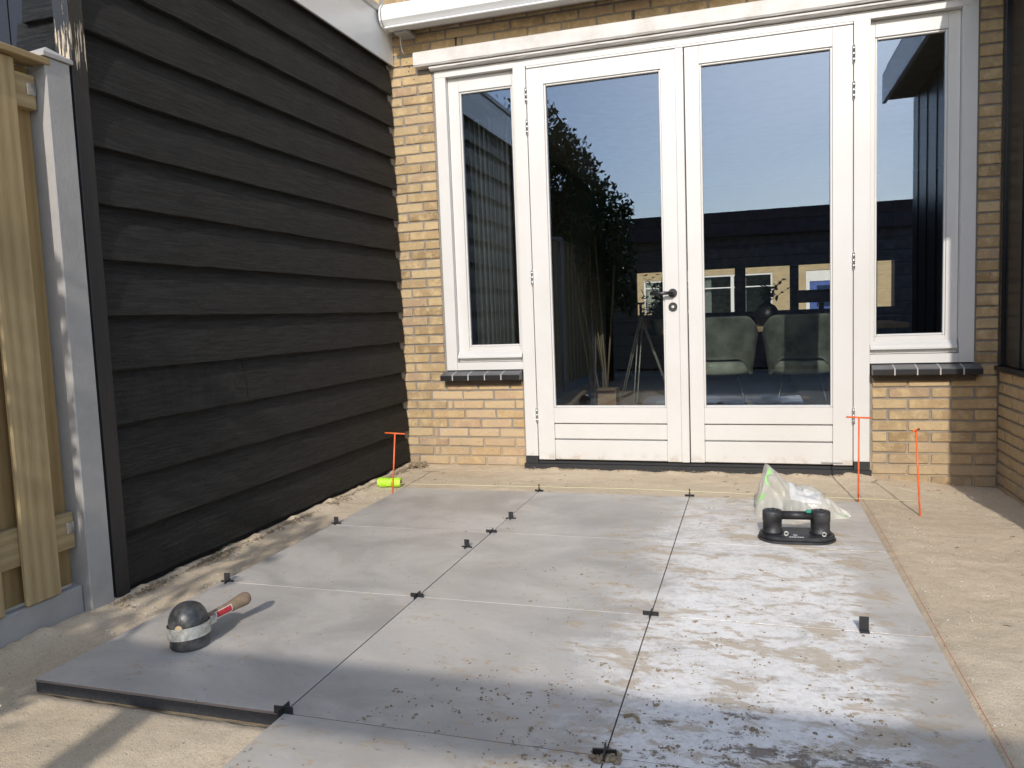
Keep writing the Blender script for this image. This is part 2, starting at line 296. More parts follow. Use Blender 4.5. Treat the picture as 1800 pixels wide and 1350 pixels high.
# --- window glass: clear double-glazing pane with its coated reflection
def glass(name, base, tint):
    m = bpy.data.materials.new(name); m.use_nodes = True; t = m.node_tree; n = t.nodes; n.clear()
    o = n.new('ShaderNodeOutputMaterial'); mx = n.new('ShaderNodeMixShader'); tr = n.new('ShaderNodeBsdfTransparent'); gl = n.new('ShaderNodeBsdfGlossy')
    tr.inputs[0].default_value = (*tint, 1); gl.inputs['Roughness'].default_value = 0.0; gl.inputs['Color'].default_value = (0.29, 0.375, 0.52, 1)
    lw = n.new('ShaderNodeLayerWeight'); lw.inputs[0].default_value = 0.5
    p5 = n.new('ShaderNodeMath'); p5.operation = 'POWER'; p5.inputs[1].default_value = 5; t.links.new(lw.outputs['Facing'], p5.inputs[0])
    mr = n.new('ShaderNodeMapRange'); mr.inputs[3].default_value = base; mr.inputs[4].default_value = 0.9; t.links.new(p5.outputs[0], mr.inputs[0])
    t.links.new(mr.outputs[0], mx.inputs[0]); t.links.new(tr.outputs[0], mx.inputs[1]); t.links.new(gl.outputs[0], mx.inputs[2]); t.links.new(mx.outputs[0], o.inputs[0])
    MAT[name] = m
glass('glass', 0.20, (0.92, 0.94, 0.92)); glass('far_glass', 0.12, (0.75, 0.78, 0.76))
# --- thin crumpled polythene
m = bpy.data.materials.new('polythene'); m.use_nodes = True; t = m.node_tree; n = t.nodes; n.clear()
o = n.new('ShaderNodeOutputMaterial'); mx = n.new('ShaderNodeMixShader'); mx2 = n.new('ShaderNodeMixShader'); tr = n.new('ShaderNodeBsdfTransparent'); pb = n.new('ShaderNodeBsdfPrincipled'); tl = n.new('ShaderNodeBsdfTranslucent')
pb.inputs['Base Color'].default_value = (0.82, 0.81, 0.76, 1); pb.inputs['Roughness'].default_value = 0.16; tl.inputs[0].default_value = (0.85, 0.84, 0.78, 1); tr.inputs[0].default_value = (0.93, 0.94, 0.9, 1)
nz = n.new('ShaderNodeTexNoise'); nz.inputs['Scale'].default_value = 7; tc = n.new('ShaderNodeTexCoord'); t.links.new(tc.outputs['Object'], nz.inputs['Vector'])
mr = n.new('ShaderNodeMapRange'); mr.inputs[1].default_value = 0.3; mr.inputs[2].default_value = 0.7; mr.inputs[3].default_value = 0.30; mr.inputs[4].default_value = 0.78; t.links.new(nz.outputs[0], mr.inputs[0])
mx2.inputs[0].default_value = 0.35; t.links.new(pb.outputs[0], mx2.inputs[1]); t.links.new(tl.outputs[0], mx2.inputs[2])
t.links.new(mr.outputs[0], mx.inputs[0]); t.links.new(tr.outputs[0], mx.inputs[1]); t.links.new(mx2.outputs[0], mx.inputs[2]); t.links.new(mx.outputs[0], o.inputs[0]); MAT['polythene'] = m

# ------------------------------------------------------------------ object helpers
def tag(o, label=None, cat=None, group=None, kind=None):
    if label: o['label'] = label
    if cat: o['category'] = cat
    if group: o['group'] = group
    if kind: o['kind'] = kind
    return o
def empty(name, loc=(0, 0, 0), label=None, cat=None, group=None, kind=None, rz=0):
    o = bpy.data.objects.new(name, None); COL.objects.link(o); o.location = loc; o.rotation_euler = (0, 0, rz)
    o.empty_display_size = 0.05; return tag(o, label, cat, group, kind)
def link(name, me, parent=None, loc=(0, 0, 0), rot=(0, 0, 0), sc=(1, 1, 1)):
    o = bpy.data.objects.new(name, me); COL.objects.link(o); o.location = loc; o.rotation_euler = rot; o.scale = sc
    if parent: o.parent = parent
    return o
def mesh_bm(bm, mats, smooth=False):
    me = bpy.data.meshes.new('m'); bm.normal_update(); bm.to_mesh(me); bm.free()
    for mt in (mats if isinstance(mats, (list, tuple)) else [mats]): me.materials.append(MAT[mt])
    if smooth: me.polygons.foreach_set('use_smooth', [True]*len(me.polygons))
    return me
def add_box(bm, x0, x1, y0, y1, z0, z1, bev=0.0, mi=0):
    v = [bm.verts.new(p) for p in ((x0, y0, z0), (x1, y0, z0), (x1, y1, z0), (x0, y1, z0), (x0, y0, z1), (x1, y0, z1), (x1, y1, z1), (x0, y1, z1))]
    fs = [bm.faces.new([v[i] for i in q]) for q in ((3, 2, 1, 0), (4, 5, 6, 7), (0, 1, 5, 4), (1, 2, 6, 5), (2, 3, 7, 6), (3, 0, 4, 7))]
    for f in fs: f.material_index = mi
    if bev > 0:
        es = list({e for f in fs for e in f.edges})
        r = bmesh.ops.bevel(bm, geom=es, offset=bev, segments=1, affect='EDGES', profile=0.5)
        for f in r['faces']: f.material_index = mi
    return v
def box(name, mat, x0, x1, y0, y1, z0, z1, parent=None, bev=0.0015):
    """a box whose mesh is centred on its own origin (local X = its longest use in materials)"""
    bm = bmesh.new(); cx, cy_, cz = (x0+x1)/2, (y0+y1)/2, (z0+z1)/2
    add_box(bm, x0-cx, x1-cx, y0-cy_, y1-cy_, z0-cz, z1-cz, bev)
    pl = parent.location if parent is not None and parent.type == 'EMPTY' else Vector((0, 0, 0))
    return link(name, mesh_bm(bm, mat), parent, (cx-pl[0], cy_-pl[1], cz-pl[2]))
def tube(bm, pts, rad, seg=10, cap=True, mi=0):
    pts = [Vector(p) for p in pts]; rads = rad if isinstance(rad, (list, tuple)) else [rad]*len(pts); rings = []
    up = Vector((0, 0, 1))
    for i, p in enumerate(pts):
        d = (pts[min(i+1, len(pts)-1)] - pts[max(i-1, 0)]).normalized()
        a = d.cross(up if abs(d.z) < 0.95 else Vector((1, 0, 0))).normalized(); b = a.cross(d)
        rings.append([bm.verts.new(p + rads[i]*(math.cos(2*math.pi*j/seg)*a + math.sin(2*math.pi*j/seg)*b)) for j in range(seg)])
    for i in range(len(rings)-1):
        for j in range(seg):
            f = bm.faces.new([rings[i][j], rings[i][(j+1) % seg], rings[i+1][(j+1) % seg], rings[i+1][j]]); f.material_index = mi; f.smooth = True
    if cap:
        f = bm.faces.new(rings[0][::-1]); f.material_index = mi; f = bm.faces.new(rings[-1]); f.material_index = mi
    return rings
def lathe(bm, prof, seg=28, c=(0, 0, 0), mi=0, sx=1, sy=1):
    rings = []
    for r, z in prof:
        rings.append([bm.verts.new((c[0]+sx*r*math.cos(2*math.pi*j/seg), c[1]+sy*r*math.sin(2*math.pi*j/seg), c[2]+z)) for j in range(seg)])
    for i in range(len(rings)-1):
        for j in range(seg):
            f = bm.faces.new([rings[i][j], rings[i][(j+1) % seg], rings[i+1][(j+1) % seg], rings[i+1][j]]); f.material_index = mi; f.smooth = True
    bm.faces.new(rings[0][::-1]).material_index = mi; bm.faces.new(rings[-1]).material_index = mi
def extrude_profile(name, mat, prof, axis, a, b, parent=None, segs=1, jitter=0.0, smooth=False):
    """closed 2-D profile swept along x (axis='x': profile in y,z) or y (profile in x,z); origin at its centre, local X along the sweep"""
    bm = bmesh.new(); L_ = b-a; n_ = len(prof); rings = []
    cu = sum(p[0] for p in prof)/n_; cv = sum(p[1] for p in prof)/n_
    for i in range(segs+1):
        s = -L_/2 + L_*i/segs; rings.append([bm.verts.new((s, p[0]-cu + (random.uniform(-jitter, jitter) if 0 < i < segs else 0), p[1]-cv + (random.uniform(-jitter, jitter)*0.6 if 0 < i < segs else 0))) for p in prof])
    for i in range(segs):
        for j in range(n_): bm.faces.new([rings[i][j], rings[i][(j+1) % n_], rings[i+1][(j+1) % n_], rings[i+1][j]])
    bm.faces.new(rings[0][::-1]); bm.faces.new(rings[-1]); bmesh.ops.recalc_face_normals(bm, faces=bm.faces)
    me = mesh_bm(bm, mat, smooth); pl = parent.location if parent is not None else Vector((0, 0, 0))
    if axis == 'x': return link(name, me, parent, ((a+b)/2-pl[0], cu-pl[1], cv-pl[2]))
    # sweep along +y: local x -> world y, local y -> world -x   (profile given as (x, z))
    for vv in me.vertices: vv.co.y = -vv.co.y
    me.flip_normals()
    return link(name, me, parent, (cu-pl[0], (a+b)/2-pl[1], cv-pl[2]), (0, 0, math.pi/2))

# ================================================================== GROUND
xs = np.unique(np.concatenate([np.arange(-1.30, 2.62, 0.02)])); ys = np.arange(-3.0, 3.24, 0.02)
vtx = []
for y in ys:
    for x in xs:
        n_ = noise.fractal(Vector((x*2.2, y*2.2, 0.3)), 0.6, 2.1, 5)*0.005 + noise.fractal(Vector((x*14, y*14, 5)), 0.7, 2.1, 3)*0.0034
        z = -0.034 + n_
        under = -0.80 < x < 1.60 and 0.0 < y < 2.40 or 0.0 < x < 1.60 and -3.0 < y <= 0.0
        near = -0.83 < x < 1.63 and -0.03 < y < 2.43 or -0.03 < x < 1.63 and y <= 0
        if under: z = -0.052
        elif near: z = min(z, -0.026) if x < 1.58 else min(z, -0.012)
        else:
            e = max(0, 1-abs(x+1.10)/0.10); z += e*(0.018+0.030*max(0, noise.fractal(Vector((x*9, y*9, 8)), 0.7, 2.2, 4)))       # crumbs thrown against the shed
            e = max(0, 1-(3.16-y)/0.10) if x < 1.8 else 0; z += e*(0.007 + 0.014*max(-0.4, noise.fractal(Vector((x*7, y*7, 3)), 0.7, 2.2, 4)))
            if x > 1.62: z += 0.012*max(0, 1-(x-1.62)/0.3)
            if x > 1.7 and y > 1.6: z -= 0.045*min(1, (x-1.7)/0.6)*min(1, (y-1.6)/1.2)
        vtx.append((x, y, z))
nx, ny = len(xs), len(ys)
fcs = [(j*nx+i, j*nx+i+1, (j+1)*nx+i+1, (j+1)*nx+i) for j in range(ny-1) for i in range(nx-1)]
me = bpy.data.meshes.new('sand'); me.from_pydata(vtx, [], fcs); me.materials.append(MAT['sand']); me.polygons.foreach_set('use_smooth', [True]*len(fcs))
tag(link('sand_bed', me), kind='structure')
me = bpy.data.meshes.new('g'); S_ = 400; me.from_pydata([(-S_, -S_, 0), (S_, -S_, 0), (S_, S_, 0), (-S_, S_, 0)], [], [(0, 1, 2, 3)]); me.materials.append(MAT['sand'])
tag(link('ground', me, loc=(0, 0, -0.14)), kind='structure')

# ------------------------------------------------------------------ paving tiles
pave = empty('pavement', (0, 0, 0), kind='structure')
bm = bmesh.new(); add_box(bm, -.3985, .3985, -.3985, .3985, -.009, 0, 0.0012, 0)
for f in bm.faces:
    if abs(f.normal.z) < 0.5: f.material_index = 1
add_box(bm, -.3975, .3975, -.3975, .3975, -.040, -.0092, 0.002, 2)
bm.normal_update()
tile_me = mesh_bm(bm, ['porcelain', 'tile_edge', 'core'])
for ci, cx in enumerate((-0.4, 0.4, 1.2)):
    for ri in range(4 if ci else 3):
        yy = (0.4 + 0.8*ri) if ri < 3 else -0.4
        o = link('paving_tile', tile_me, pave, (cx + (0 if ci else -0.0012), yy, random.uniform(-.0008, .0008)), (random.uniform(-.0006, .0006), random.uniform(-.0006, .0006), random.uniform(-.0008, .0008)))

# loose crumbs of soil on the tiles
def crumb(bm, x, y, z, s, flat=0.6):
    r = bmesh.ops.create_icosphere(bm, subdivisions=1, radius=1.0)
    q = Matrix.Rotation(random.uniform(0, 6.3), 3, 'Z'); sx, sy = random.uniform(.7, 1.5), random.uniform(.6, 1.1)
    for v in r['verts']:
        c = v.co*random.uniform(.75, 1.2); c = q @ Vector((c.x*sx, c.y*sy, c.z*flat)); v.co = Vector((x, y, z+s*flat*0.6)) + c*s
bm = bmesh.new()
cl = [(0.62, 0.02, .16, 60), (0.85, -0.10, .14, 60), (0.95, 0.20, .16, 50), (1.15, 0.0, .2, 80), (1.30, 0.25, .22, 50), (0.45, 0.22, .15, 40), (0.3, 0.1, .12, 22), (0.72, 0.35, .12, 25), (0.05, -.2, .05, 9),
      (0.35, 1.15, .10, 16), (0.55, 1.05, .12, 20), (0.6, 1.6, .2, 20), (1.1, 1.0, .25, 50), (1.2, 0.65, .25, 70), (0.55, 0.75, .2, 34), (0.1, 1.6, .2, 18), (1.0, 0.5, .2, 50), (1.0, 2.0, .3, 25), (-.1, 1.6, .2, 10)]
for cx, cy_, sg, nn in cl:
    for _ in range(int(nn*(1.25 if cy_ < .45 else .55))):
        x0, y0 = random.gauss(cx, sg*.6), random.gauss(cy_, sg*.65); big = random.random() < .16
        for _q in range(random.randint(3, 12) if big else random.randint(1, 2)):
            x, y = x0+random.gauss(0, .009), y0+random.gauss(0, .007)
            if not (-.78 < x < 1.58 and -.6 < y < 2.38) or (x < 0 and y < 0): continue
            crumb(bm, x, y, 0, min(0.0095, 0.0008 + abs(random.gauss(0, 0.0017))*(1.5 if random.random() < .08 else 1)), random.uniform(.25, .6))
tag(link('soil_crumbs', mesh_bm(bm, 'soil', True)), 'dark crumbs of damp soil scattered over the paving tiles', 'soil', kind='stuff')
# lumps and clods along the foot of the shed and at the wall corner
bm = bmesh.new()
for _ in range(1500):
    y = random.uniform(0.55, 3.12); w_ = max(0, noise.noise(Vector((y*5, 3, 1)))+.25); x = -1.085 + abs(random.gauss(0, .014+.03*w_)); s = min(.016, .0015+abs(random.gauss(0, .0012+.0045*w_)))
    crumb(bm, x, y, -.020+random.uniform(0, .012)*w_, s, .75)
for _ in range(160): crumb(bm, random.gauss(-1.04, .035), random.gauss(3.09, .045), -.024+random.uniform(0, .02), .002+abs(random.gauss(0, .005)), .8)
for _ in range(160): crumb(bm, random.uniform(-.3, 1.7), 3.13+random.gauss(0, .012), -.024, random.uniform(.001, .006), .7)
tag(link('sand_clods', mesh_bm(bm, 'soil')), 'rough clods of sand heaped along the foot of the black boards', 'soil', kind='stuff')
bm = bmesh.new()
for _ in range(900):
    x, y = random.uniform(1.63, 2.5), random.uniform(-.3, 3.1)
    crumb(bm, x, y, -.034 + (.012 if x < 1.8 else -0.02*(y > 1.8)), random.uniform(.0009, .0030), .5)
for _ in range(260):
    x, y = random.uniform(-1.05, -.84), random.uniform(.2, 2.6); crumb(bm, x, y, -.034, random.uniform(.0012, .004), .5)
tag(link('shell_bits', mesh_bm(bm, 'print_white', True)), 'tiny pale shell bits lying on the sand', 'shell bits', kind='stuff')

bm = bmesh.new()
for _ in range(70):
    x, y = (random.uniform(1.66, 2.3), random.uniform(-.2, 3.0)) if random.random() < .5 else (random.uniform(-1.0, 1.6), random.uniform(2.5, 3.08))
    a = random.uniform(0, 3.14); l_ = random.uniform(.006, .03); z = -.030-(.03 if x > 1.9 and y > 2 else 0); dx, dy = math.cos(a)*l_, math.sin(a)*l_
    tube(bm, [(x, y, z), (x+dx*.5+.002, y+dy*.5, z+.002), (x+dx, y+dy, z+.0005)], random.uniform(.0006, .0013), 4)
tag(link('plant_debris', mesh_bm(bm, 'bark')), 'thin dark roots and twigs lying on the sand', 'twigs', kind='stuff')
# ================================================================== HOUSE
house = empty('house', (0.7, 3.3, 0), 'yellow brick house with white double garden doors and two side windows', 'house')
YB = 3.172                                   # brick face
def hbox(name, mat, x0, x1, y0, y1, z0, z1, parent=house, bev=0.0015): return box(name, mat, x0, x1, y0, y1, z0, z1, parent, bev)
XL, XR = -1.16, 2.40
# wall core (mortar plane 9 mm behind the brick faces), with the openings left free
bm = bmesh.new(); ym, yk = YB+0.009, 3.46
def core(x0, x1, z0, z1): add_box(bm, x0-.7, x1-.7, ym-3.3, yk-3.3, z0, z1)
core(-4.5, -0.812, -.2, 2.53); core(-.812, -.285, -.2, .548); core(1.745, 2.262, -.2, .548); core(2.262, 6.0, -.2, 2.53)
core(-4.5, 6.0, 2.53, 5.6); core(-.285, 1.745, -.2, -.03)
wall = link('wall', mesh_bm(bm, 'mortar'), house); 
# brick meshes: one rounded, uneven block per length class
_bc = {}
def brick_mesh(L_, mat, var):
    key = (round(L_, 3), mat, var)
    if key in _bc: return _bc[key]
    bm = bmesh.new(); add_box(bm, -L_/2, L_/2, -.05, .05, -.0257, .0257, 0.0042)
    rs = random.Random(hash(key) & 0xffff)
    for v in bm.verts:
        v.co.x += rs.uniform(-.0026, .0026); v.co.z += rs.uniform(-.0018, .0018); v.co.y += rs.uniform(-.0016, .0016)
    _bc[key] = mesh_bm(bm, mat); return _bc[key]
def lay(parent, mat, x0, x1, z, phase, y=YB, mort=0.0105, off=Vector((0.7, 3.3, 0)), mod=0.2155, axis='x'):
    """one course between x0 and x1; joints fall on the running-bond grid"""
    n0 = math.floor((x0-phase)/mod); cuts = [x0] + [phase+mod*i for i in range(n0, n0+80) if x0+.035 < phase+mod*i < x1-.035] + [x1]
    for a, b in zip(cuts[:-1], cuts[1:]):
        L_ = b-a-mort
        if L_ < .02: continue
        me = brick_mesh(L_, mat, random.randrange(3)); jy = random.uniform(-.0022, .0022)
        if axis == 'x': link('brick', me, parent, ((a+b)/2-off[0], y+.05+jy-off[1], z-off[2]), (random.uniform(-.01, .01), random.uniform(-.004, .004), random.uniform(-.008, .008)))
        else: link('brick', me, parent, (y+.05+jy-off[0], (a+b)/2-off[1], z-off[2]), (random.uniform(-.008, .008), 0, -math.pi/2+random.uniform(-.008, .008)))
P_ = 0.0621; Z0 = 0.600 - 0.5*P_               # course centre just below the sill joint
for kx in range(-10, 34):
    z = Z0 + kx*P_; odd = kx % 2
    if z < -.06: continue
    if z < 2.66:     # left pier: half / whole alternate
        xa, xb = -1.15, -.826
        sp = -1.045 if odd else -.935
        for a, b in ((xa, sp), (sp, xb)):
            if z < .548 and b == xb: b = -.935+(.107 if odd else 0)
            if z > 2.53: b = min(b, -.93)
            if b-a < .03: continue
            link('brick', brick_mesh(b-a-.0105, 'yellow_brick', random.randrange(3)), wall, ((a+b)/2-.7, YB+.05+random.uniform(-.002, .002)-3.3, z), (random.uniform(-.01, .01), 0, random.uniform(-.008, .008)))
    if z < .51:      # infill under the left window (newer bricks, own bond) and right window
        lay(wall, 'patch_brick', -.828 if odd else -.935, -.293, z, -.9+(.09 if odd else .0)+random.uniform(-.03, .03), YB+.001)
        lay(wall, 'yellow_brick', 1.755, 2.386, z, 1.84+(.1 if odd else 0), YB)
    if .55 < z < 2.53: lay(wall, 'yellow_brick', 2.268, 2.384, z, 5.0, YB)
for kx in range(0, 9):                         # above the lintel
    z = 2.69 + kx*P_; lay(wall, 'yellow_brick', -1.15, 2.6, z, -1.05+(.107 if kx % 2 else 0), YB+.002)
hbox('upper_wall', 'far_brick', -4.5, 6.0, YB, YB+.0085, 3.224, 5.6, house, 0)
hbox('side_return', 'far_brick', -4.5, -1.1725, YB, YB+.0085, -.1, 3.2235, house, 0)
# rough grey mortar left where the shed wall meets the brick and beside the frame
extrude_profile('mortar_bead', 'mortar', [(-1.165, .0), (-1.125, 0), (-1.128, 2.6), (-1.165, 2.6)], 'y', 3.135, 3.178, house)
o = hbox('mortar_joint', 'mortar', -.828, -.8135, 3.166, 3.25, .55, 2.55)
# open weep joints above the lintel
for xw in (-.657, .466, 1.30): hbox('weep_vent', 'sill_side', xw-.006, xw+.006, YB-.004, YB+.05, 2.672, 2.722)
for xh, zh in ((-.985, 2.58), (-.99, 2.555), (-.955, 2.50), (-1.0, 2.615)): 
    bm = bmesh.new(); lathe(bm, [(.0035, -.004), (.0035, .004)], 8); o = link('drill_hole', mesh_bm(bm, 'sill_side'), house, (xh-.7, YB-.0005-3.3, zh), (math.pi/2, 0, 0))

# lintel board with worn moulding
extrude_profile('lintel_board', 'old_white', [(3.108, 2.562), (3.104, 2.566), (3.104, 2.640), (3.110, 2.646), (3.20, 2.650), (3.20, 2.556), (3.112, 2.556)], 'x', -.928, 2.45, house, 60, .0008)
extrude_profile('lintel_moulding', 'old_white', [(3.128, 2.536), (3.122, 2.540), (3.122, 2.549), (3.130, 2.553), (3.20, 2.553), (3.20, 2.530), (3.136, 2.530)], 'x', -.83, 2.45, house, 60, .0012)
# outer timber frame
YF = 3.162
hbox('frame_head', 'white', -.812, 2.262, YF, 3.30, 2.455+.03, 2.527)
hbox('frame_head', 'white', -.202, 1.658, YF+.001, 3.30, 2.4725, 2.4845)
hbox('frame_jamb', 'white', -.812, -.738, YF, 3.30, .612, 2.4845)
hbox('frame_jamb', 'white', 2.190, 2.262, YF, 3.30, .612, 2.4845)
hbox('door_post', 'white', -.287, -.2065, YF-.002, 3.30, .0525, 2.4845)
hbox('door_post', 'white', 1.661, 1.7445, YF-.002, 3.30, .0525, 2.4845)
for a, b in ((-.7375, -.2875), (1.745, 2.1895)):
    hbox('frame_sill', 'white', a, b, YF+.001, 3.30, .612, .662)
hbox('plinth_block', 'plinth_stone', -.289, -.2065, YF-.006, 3.30, .004, .0520)
hbox('plinth_block', 'plinth_stone', 1.661, 1.7465, YF-.006, 3.30, .004, .0520)
hbox('threshold', 'plinth_stone', -.30, 1.755, YF-.010, 3.34, -.06, .0035)
hbox('threshold', 'plinth_stone', -.206, 1.6605, YF+.006, 3.34, .004, .020)

def pane(parent, x0, x1, z0, z1, y): return hbox('glass_pane', 'glass', x0, x1, y, y+.004, z0, z1, parent, 0)
def sub(parent, name, mat, x0, x1, y0, y1, z0, z1, bev=.0015): return box(name, mat, x0, x1, y0, y1, z0, z1, parent, bev)

def hinge(parent, x, z, side):
    bm = bmesh.new(); tube(bm, [(0, 0, -.042), (0, 0, -.016)], .0075, 10); tube(bm, [(0, 0, -.014), (0, 0, .014)], .0075, 10); tube(bm, [(0, 0, .016), (0, 0, .042)], .0075, 10)
    tube(bm, [(0, 0, .042), (0, 0, .047), (0, 0, .052)], [.005, .0045, .001], 8); tube(bm, [(0, 0, -.052), (0, 0, -.047), (0, 0, -.042)], [.001, .0045, .005], 8)
    return link('hinge', mesh_bm(bm, 'steel'), parent, (x-parent_loc[0], YF-.006-parent_loc[1], z-parent_loc[2]))

def door(xa, xb, ga, gb, hside, label):
    """one door leaf: stiles and rails butt together; glass pane; three-board bottom panel"""
    global parent_loc
    d = empty('door', (0, 0, 0)); d.parent = house; d['label'] = label
    d.location = ((xa+xb)/2-.7, YF-3.3, 0.027); parent_loc = (0, 0, 0)
    base = Vector(((xa+xb)/2, YF, 0.027))
    def b(name, mat, x0, x1, y0, y1, z0, z1, bev=.0018):
        bm = bmesh.new(); cx, cy_, cz = (x0+x1)/2, (y0+y1)/2, (z0+z1)/2; add_box(bm, x0-cx, x1-cx, y0-cy_, y1-cy_, z0-cz, z1-cz, bev)
        return link(name, mesh_bm(bm, mat), d, (cx-base[0], cy_-base[1], cz-base[2]))
    y0, y1 = YF+.001, YF+.062
    lx, rx = ga-.012, gb+.012
    b('stile', 'white', xa+.002, lx, y0, y1, .029, 2.4665); b('stile', 'white', rx, xb-.002, y0, y1, .029, 2.4665)
    b('rail', 'white', lx+.0006, rx-.0006, y0, y1, 2.366, 2.4665); b('rail', 'white', lx+.0006, rx-.0006, y0, y1, .266, .364)
    b('panel_board', 'white', lx+.0006, rx-.0006, y0+.006, y1-.01, .164, .2575, .004); b('panel_board', 'white', lx+.0006, rx-.0006, y0+.001, y1-.01, .031, .1565, .004)
    b('panel_back', 'white', lx+.0006, rx-.0006, y0+.03, y1-.012, .031, .266, 0).location.y += .0
    # glazing beads
    for n_, q in (('glazing_bead', (lx, ga, .364, 2.366)), ('glazing_bead', (gb, rx, .364, 2.366)), ('glazing_bead', (ga, gb, 2.354, 2.366)), ('glazing_bead', (ga, gb, .364, .3765))):
        b(n_, 'white', q[0]+.0003, q[1]-.0003, y0+.008, y0+.03, q[2]+.0003, q[3]-.0003, .003)
    b('glass_pane', 'glass', ga, gb, YF+.028, YF+.032, .3768, 2.3538, 0)
    hx = (xa-.001) if hside < 0 else (xb+.001)
    bm = bmesh.new(); tube(bm, [(0, 0, -.044), (0, 0, -.0155)], .0078, 10); tube(bm, [(0, 0, -.014), (0, 0, .014)], .0078, 10); tube(bm, [(0, 0, .0155), (0, 0, .044)], .0078, 10)
    tube(bm, [(0, 0, .044), (0, 0, .048), (0, 0, .054)], [.0055, .005, .001], 8); tube(bm, [(0, 0, -.054), (0, 0, -.048), (0, 0, -.044)], [.001, .005, .0055], 8)
    hm = mesh_bm(bm, 'steel')
    for zz in (2.31, 2.117, 1.19, .315): link('hinge', hm, d, (hx-base[0], -.0055, zz-base[2]))
    return d, b
dl, bl = door(-.2045, .749, -.083, .603, -1, 'left door leaf with the black lever handle')
dr, br = door(.7515, 1.659, .848, 1.540, 1, 'right door leaf without a handle')
bl('cover_strip', 'white', .700, .7465, YF-.013, YF+.0005, .029, 2.4665, .003)
# lever handle and lock rose on the left leaf
bm = bmesh.new(); hx, hz = .663, 1.056
def cyl_y(bm, x, z, r, y0, y1, seg=20): tube(bm, [(x, y0, z), (x, y1, z)], r, seg)
cyl_y(bm, 0, 0, .026, -.009, 0, 28); cyl_y(bm, 0, 0, .0105, -.05, -.009, 16); tube(bm, [(.006, -.048, 0), (-.128, -.050, .0)], .0105, 16)
link('handle', mesh_bm(bm, 'dark_steel'), dl, (hx-(-.2045+.749)/2, 0, hz-.027))
bm = bmesh.new(); cyl_y(bm, 0, 0, .026, -.009, 0, 28)
lk = link('lock_rose', mesh_bm(bm, 'dark_steel'), dl, (hx-(-.2045+.749)/2, 0, .974-.027))
bm = bmesh.new(); cyl_y(bm, 0, 0, .0085, -.013, -.0091, 16); add_box(bm, -.0015, .0015, -.0145, -.0131, -.006, .006)
link('key_cylinder', mesh_bm(bm, 'zinc'), dl, (hx-(-.2045+.749)/2, 0, .974-.027))

def side_window(x0, x1, g0, g1, label):
    w = empty('window', (0, 0, 0)); w.parent = house; w['label'] = label; base = Vector(((x0+x1)/2, YF, .662)); w.location = (base[0]-.7, base[1]-3.3, base[2])
    def b(name, mat, a, c, y0, y1, z0, z1, bev=.002):
        bm = bmesh.new(); cx, cy_, cz = (a+c)/2, (y0+y1)/2, (z0+z1)/2; add_box(bm, a-cx, c-cx, y0-cy_, y1-cy_, z0-cz, z1-cz, bev)
        return link(name, mesh_bm(bm, mat), w, (cx-base[0], cy_-base[1], cz-base[2]))
    y0, y1 = YF+.042, YF+.10; zt, zb = 2.4835, .664
    b('sash_stile', 'white', x0, g0-.012, y0, y1, zb, zt); b('sash_stile', 'white', g1+.012, x1, y0, y1, zb, zt)
    b('sash_rail', 'white', g0-.0115, g1+.0115, y0, y1, 2.395, zt); b('sash_rail', 'white', g0-.0115, g1+.0115, y0, y1, zb, .762)
    for q in ((g0-.012, g0, .762, 2.395), (g1, g1+.012, .762, 2.395), (g0, g1, 2.383, 2.395), (g0, g1, .762, .7745)):
        b('glazing_bead', 'white', q[0]+.0003, q[1]-.0003, y0+.008, y0+.03, q[2]+.0003, q[3]-.0003, .003)
    b('glass_pane', 'glass', g0, g1, y0+.024, y0+.028, .7747, 2.3828, 0)
    bm = bmesh.new(); pr = [(YF+.0405, .735), (YF+.012, .712), (YF+.004, .700), (YF+.004, .690), (YF+.012, .690), (YF+.0405, .698)]
    v0 = [bm.verts.new((x0+.002-base[0], p[0]-base[1], p[1]-base[2])) for p in pr]; v1 = [bm.verts.new((x1-.006-base[0], p[0]-base[1], p[1]-base[2])) for p in pr]
    for j in range(6): bm.faces.new([v0[j], v0[(j+1) % 6], v1[(j+1) % 6], v1[j]])
    bm.faces.new(v0[::-1]); bm.faces.new(v1); bmesh.ops.recalc_face_normals(bm, faces=bm.faces)
    link('drip_rail', mesh_bm(bm, 'white'), w); return w
side_window(-.7365, -.2885, -.653, -.322, 'narrow side window left of the doors with a grey curtain behind')
side_window(1.746, 2.1885, 1.785, 2.118, 'narrow side window right of the doors, half in shade')

